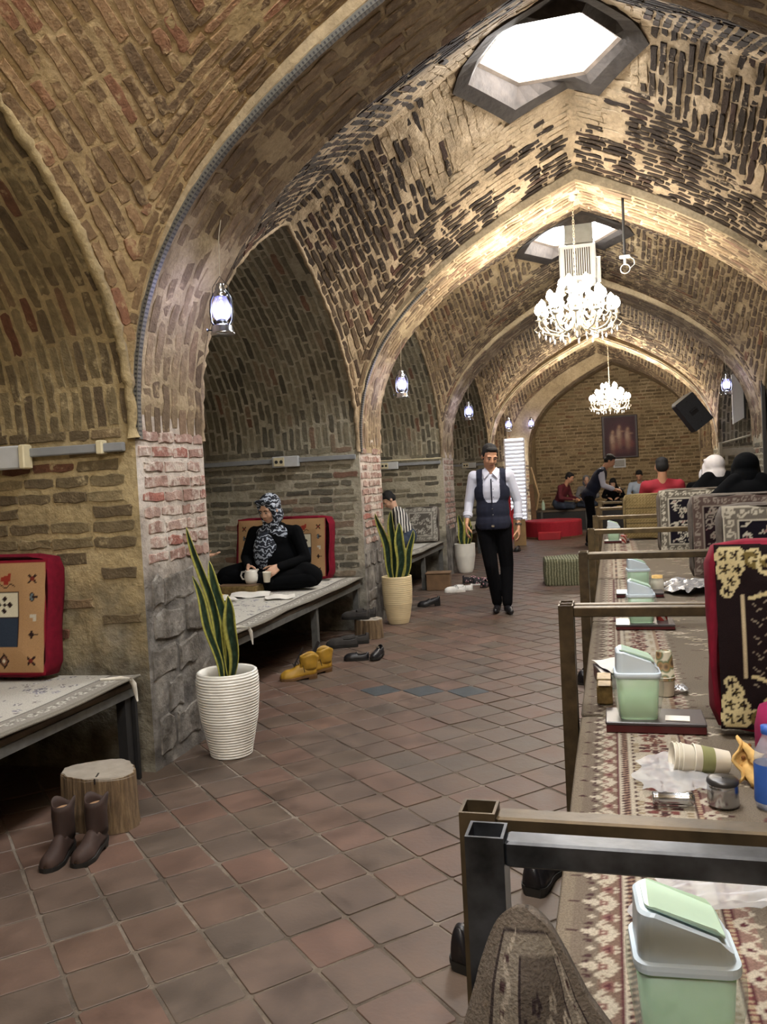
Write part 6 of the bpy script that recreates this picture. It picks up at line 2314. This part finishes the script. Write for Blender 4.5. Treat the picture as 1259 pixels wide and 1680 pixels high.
# waistcoat: a close torso shell with deep armholes and a rounded neckline cut out of the front
q = MB(); torso_prims(q, J, .022); q.ell(V3(0, .0, 1.05), (.174, .136, .2), None, 16, 10); q.ell(V3(0, .0, .93), (.186, .146, .16), None, 16, 10)
tmp = blob('waistcoat', q, .0085, MATS['navy'], wa, 7)
me = bpy.data.meshes.new_from_object(tmp.evaluated_get(bpy.context.evaluated_depsgraph_get()))
bpy.data.objects.remove(tmp)
bm = bmesh.new(); bm.from_mesh(me)
cut = []
for f in bm.faces:
    q = f.calc_center_median()
    u_cut = q.y < -.02 and q.z > 1.12 and (abs(q.x) / .088) ** 2.6 + (max(0, 1.25 - q.z) / .11) ** 2.6 < 1
    armh = abs(q.x) > .150 + .10 * max(0, 1.32 - q.z) / .12 and q.z > 1.19
    neck = math.hypot(q.x, q.y + .01) < .075 and q.z > 1.42
    if u_cut or armh or neck or q.z < .868:
        cut.append(f)
bmesh.ops.delete(bm, geom=cut, context='FACES')
bm.to_mesh(me); bm.free()
me.materials.clear()
o = link('waistcoat', me, MATS['navy'], wa); o.modifiers.new('cloth', 'SOLIDIFY').thickness = .006
for k, z in enumerate((1.08, 1.02)):
    MB().ell((.0 + .005 * k, -.150, z), (.007, .004, .007), None, 8, 6).obj('button', MATS['chrome'], o)
MB().box((.0, -.132, 1.26), (.014, .012, .25), rot=(-.06, 0, 0), bev=.002).obj('placket', MATS['navy'], wa)
for z in (1.20, 1.28, 1.36):
    MB().ell((.018, -.139, z), (.005, .003, .005), None, 8, 6).obj('shirt_button', MATS['navy'], wa)
for sg in (-1, 1):
    MB().loft([[(sg * .012, -.100, 1.44), (sg * .065, -.108, 1.385), (sg * .085, -.06, 1.455), (sg * .055, -.03, 1.50)], [(sg * .012, -.106, 1.446), (sg * .066, -.115, 1.388), (sg * .09, -.064, 1.46), (sg * .058, -.032, 1.505)]]).obj('collar', MATS['shirt_white'], wa)
    el, wr = V3(*(J['elR'] if sg < 0 else J['elL'])), V3(*(J['wrR'] if sg < 0 else J['wrL']))
    a, b_ = el + (wr - el) * .46, el + (wr - el) * .66
    MB().tube([a, a + (b_ - a) * .3, a + (b_ - a) * .7, b_], [.045, .052, .051, .046], 16).obj('rolled_cuff', MATS['shirt_white'], wa, True)
wr, el = V3(*J['wrL']), V3(*J['elL'])
MB().tube([wr + (el - wr) * .10, wr + (el - wr) * .15], [.034, .035], 14).obj('wristwatch', MATS['chrome'], wa)
MB().box((.0, -.150, .905), (.03, .010, .022), bev=.002).obj('belt_buckle', MATS['chrome'], wa)

# --- waiter bending to serve, seen from the side
J = dict(pel=(0, .02, .95), chest=(0, -.17, 1.25), neck=(0, -.27, 1.44), head=(0, -.385, 1.565), hp=.55, hy=0,
         shR=(-.18, -.22, 1.38), shL=(.18, -.22, 1.38), elR=(-.20, -.25, 1.12), elL=(.20, -.22, 1.12), wrR=(-.14, -.46, 1.04), wrL=(.13, -.44, 1.02),
         hdR=(.1, -.9, -.2), hdL=(-.1, -.9, -.2), pnR=(.3, 0, -.9), pnL=(-.3, 0, -.9), thR=(1, -.3, 0), thL=(-1, -.3, 0),
         hipR=(-.09, .02, .90), hipL=(.09, .02, .90), knR=(-.10, -.02, .49), knL=(.10, .0, .49), anR=(-.10, .06, .092), anL=(.10, .04, .092))
w2 = person('waiter in white shirt and navy waistcoat bending over the far platform', (-.40, 15.95, 0), PI / 2, J, .011, 1.0, shirt='shirt_white', sleeve=.8, hands=(.8, .8))
q = MB(); torso_prims(q, J, .022); blob('waistcoat', q, .012, MATS['navy'], w2, 4)
t = thing('tea_pot', 'dark teapot in the hands of the bending waiter', 'teapot', (.14, 15.95, .975))
MB().lathe([(.001, 0), (.035, 0), (.055, .03), (.05, .065), (.02, .085), (.012, .095), (.001, .10)], 16).obj('body', MATS['lid_black'], t, True)
MB().tube([(.05, 0, .04), (.085, 0, .06), (.095, 0, .085)], [.012, .009, .007], 7).obj('spout', MATS['lid_black'], t)


def seated(hz=.74, lean=.06, hp=.35, hy=0.0, arms='lap', spread=.33, sw=.19):
    """cross-legged on a bench, facing local -y; seat surface at z = 0"""
    J = dict(pel=(0, .02, .148), chest=(0, -lean * .7, .40), neck=(0, -lean * 1.3, hz - .15), head=(0, -lean * 2 - .02, hz), hp=hp, hy=hy,
             shR=(-sw, -lean, hz - .21), shL=(sw, -lean, hz - .21), hipR=(-.09, -.01, .10), hipL=(.09, -.01, .10),
             knR=(-spread, -.26, .085), knL=(spread, -.26, .085), anR=(.06, -.33, .06), anL=(-.06, -.38, .055))
    if arms == 'lap':
        J.update(elR=(-.27, -.10, .26), elL=(.27, -.10, .26), wrR=(-.13, -.30, .17), wrL=(.13, -.30, .17), pnR=(0, 0, -1), pnL=(0, 0, -1), thR=(1, 0, 0), thL=(-1, 0, 0))
    else:
        J.update(elR=(-.26, -.18, .28), elL=(.26, -.18, .28), wrR=(-.12, -.40, .24), wrL=(.12, -.40, .24), pnR=(0, 0, -1), pnL=(0, 0, -1), thR=(1, 0, 0), thL=(-1, 0, 0))
    return J


# --- woman pouring on the second bench
J = seated(.70, .07, .38, -.25, 'up', .40, .205)
J.update(elR=(-.29, -.10, .27), elL=(.31, -.12, .25), wrR=(-.135, -.365, .215), wrL=(.15, -.36, .205), hdR=(.25, -.7, -.45), hdL=(-.45, -.7, -.4), pnR=(.8, .1, -.4), pnL=(-.8, .0, -.5), thR=(.2, -.2, 1), thL=(-.2, -.2, 1))
wo = person('woman in a black coat and black and white patterned scarf pouring from a white jug', (-2.93, 6.98, .522), -.05, J, .0085, 1.0, skin='skin_pale', hair=None, shirt='cloth_black', sleeve=.94, trousers='cloth_black', feet=False, hands=(.9, 1.0), belly=.075)
c, M = head_frame(J)
T = lambda *p: c + M @ np.array(p)
q = MB()
q.ell(T(0, .030, .040), (.098, .105, .100), M, 16, 10); q.ell(T(0, .035, -.06), (.095, .085, .10), M, 14, 9)
for sg in (-1, 1):
    q.cap(T(sg * .080, -.030, .050), T(sg * .066, -.035, -.085), .022, .024)
q.cap(T(-.06, -.06, .098), T(.06, -.06, .098), .022, .022)
q.cap(T(-.05, -.045, -.125), T(.05, -.045, -.125), .036, .036)
q.ell(V3(0, -.10, .48), (.17, .10, .09), None, 14, 9)
blob('head_scarf', q, .0085, MATS['scarf_print'], wo, 4)
q = MB(); q.ell(V3(-.045, -.175, .32), (.125, .085, .19), None, 14, 9)
blob('printed_shirt_front', q, .009, MATS['scarf_print'], wo, 4)
q = MB()
for a, b_, r0, r1 in (((0, .0, .16), (-.42, -.22, .11), .15, .10), ((0, 0, .16), (.40, -.22, .11), .15, .10), ((-.42, -.22, .10), (.05, -.36, .085), .09, .075), ((.40, -.22, .10), (-.05, -.32, .085), .09, .075), ((-.15, -.12, .13), (.15, -.12, .13), .12, .12), ((-.40, -.15, .09), (-.58, -.02, .07), .08, .06)):
    q.cap(V3(*a), V3(*b_), r0, r1)
blob('coat_skirt', q, .012, MATS['cloth_black'], wo, 5)

# --- boy in the striped shirt, seated sideways
J = seated(.68, .10, .75, .25, 'lap', .30, .165)
bo = person('boy in a black and white striped shirt with bowed head on the third bench', (-2.68, 10.75, .522), -1.25, J, .011, .94, skin='skin_pale', shirt='striped_shirt', sleeve=.45, trousers='jeans', feet=False)
make_cushion('grey patterned cushion behind the boy in the striped shirt', (-2.60, 11.28, .522), 0, .12, .5, .5, .1, scroll_canvas(.5, .5, .014, '5a5650', '77736c', 'a8a49a', '6a6660', 9), 'velvet_grey')

# --- person hidden behind the nearest pier: only a hand shows
J = seated(.72, .05, .3, .2, 'lap', .33)
J.update(elL=(.24, -.2, .34), wrL=(.10, -.40, .345), hdL=(.1, -.95, .05), pnL=(-.1, 0, 1), thL=(-1, 0, 0))
person('person in dark clothes mostly hidden behind the nearest pier, one hand held out', (-3.76, 6.25, .522), PI / 2, J, .012, 1.0, skin='skin_pale', shirt='cloth_black', trousers='cloth_black', feet=False, hands=(.5, .3))

# --- right side, seen from behind
J = seated(.80, -.02, .1, 0, 'lap')
person('man in a red shirt seen from behind, seated past the beige woven cushion', (.60, 10.72, .578), PI, J, .013, 1.04, shirt='cloth_red', trousers='jeans', hair='bald_back', feet=False, face=False)
J = seated(.76, .12, .4, .5, 'lap')
p = person('dark-haired person in black jacket leaning right of the man in red', (1.05, 11.55, .578), PI * .72, J, .014, 1.0, shirt='cloth_black', hair='long', feet=False)
q = MB(); c, M = head_frame(J); q.ell(c + M @ V3(.07, .03, -.08), (.05, .07, .09), M); q.cap(V3(-.1, -.12, .5), V3(.1, -.12, .5), .05, .05); blob('white_collar', q, .012, MATS['scarf_white'], p, 3)


def veiled(label, loc, rz, headm, bodym, hz, w=1.0):
    J = seated(hz, .02, .15, 0, 'lap')
    p = person(label, loc, rz, J, .013, 1.0, skin='skin_pale', hair=None, shirt=bodym, trousers=bodym, feet=False, face=True)
    c, M = head_frame(J)
    T = lambda *a: c + M @ np.array(a)
    q = MB()
    q.ell(T(0, .028, .035), (.105, .108, .10), M, 16, 10); q.ell(T(0, .04, -.08), (.105, .09, .12), M, 14, 9)
    q.cap(T(-.06, -.05, .09), T(.06, -.05, .09), .022, .022)
    for sg in (-1, 1):
        q.cap(T(sg * .082, -.02, .03), T(sg * .095, .0, -.14), .03, .04)
    blob('head_veil', q, .011, MATS[headm], p, 5)
    q = MB()
    q.ell(V3(0, .03, hz - .20), (.19 * w, .12, .12), None, 16, 10); q.ell(V3(0, .0, hz - .36), (.27 * w, .20, .26), None, 16, 10)
    q.ell(V3(0, -.05, .14), (.36 * w, .32, .14), None, 16, 10)
    for sg in (-1, 1):
        q.cap(V3(sg * .1, .03, hz - .10), V3(sg * .25 * w, .0, hz - .30), .07, .10)
    blob('cloak', q, .014, MATS[bodym], p, 5)
    return p


veiled('woman in a black veil and cloak seen from behind above the dark cushions', (1.08, 7.40, .578), PI, 'cloth_black', 'cloth_black', .79, 1.05)
veiled('woman in a white headscarf and black cloak seen from behind, left of the black veil', (1.04, 9.10, .578), PI * 1.1, 'scarf_white', 'cloth_black', .80, .95)

# --- group along the end wall
J = seated(.74, .14, .45, .2, 'up', .24)
person('man in a maroon shirt and jeans sitting hunched at the left of the end bench', (-1.24, 20.42, .497), 1.15, J, .014, 1.02, shirt='cloth_maroon', trousers='jeans', feet=False)
J = seated(.70, .10, .35, .3, 'up', .20)
p = person('woman in a grey headscarf next to the man in maroon', (-.57, 21.05, .497), -.1, J, .014, .96, skin='skin_pale', hair=None, shirt='cloth_grey', trousers='jeans', feet=False)
c, M = head_frame(J); q = MB(); q.ell(c + M @ V3(0, .03, .035), (.096, .10, .095), M); q.ell(c + M @ V3(0, .04, -.08), (.095, .085, .11), M); q.ell(V3(0, -.06, .47), (.16, .1, .08)); blob('head_scarf', q, .013, MATS['cloth_grey'], p, 4)
J = seated(.62, .12, .5, -.2, 'up', .19)
person('girl with long dark hair at the end wall behind the serving waiter', (.03, 20.98, .497), .0, J, .014, .92, skin='skin_pale', shirt='cloth_black', hair='long', feet=False)
J = seated(.72, .12, .55, -.3, 'up', .20)
person('man in a light blue shirt bowed over the end bench', (.64, 20.92, .497), .0, J, .014, 1.0, skin='skin', shirt='cloth_blue', trousers='jeans', feet=False)
t = thing('plastic_bottle', 'pale plastic bottle on the far left end of the end bench', 'bottle', (-1.62, 20.4, .497))
MB().lathe([(.001, 0), (.04, 0), (.042, .02), (.042, .16), (.02, .2), (.016, .22), (.001, .222)], 16).obj('body', MATS['bin_mint'], t, True)
MB().lathe([(.017, .222), (.019, .224), (.019, .245), (.001, .246)], 12).obj('cap', MATS['pot_plain'], t)
for k, (x, y) in enumerate(((-.35, 20.45), (.15, 20.5))):
    t = thing('plate', ['white plate between the grey-scarf woman and the waiter', 'white plate before the girl with long dark hair'][k], 'plate', (x, y, .497))
    MB().lathe([(.001, .002), (.08, 0), (.13, .016), (.132, .019), (.08, .007), (.001, .007)], 22).obj('dish', MATS['pot_plain'], t, True)
    MB().ell((0, 0, .02), (.07, .06, .018)).obj('food', MATS['bread'], t, True)
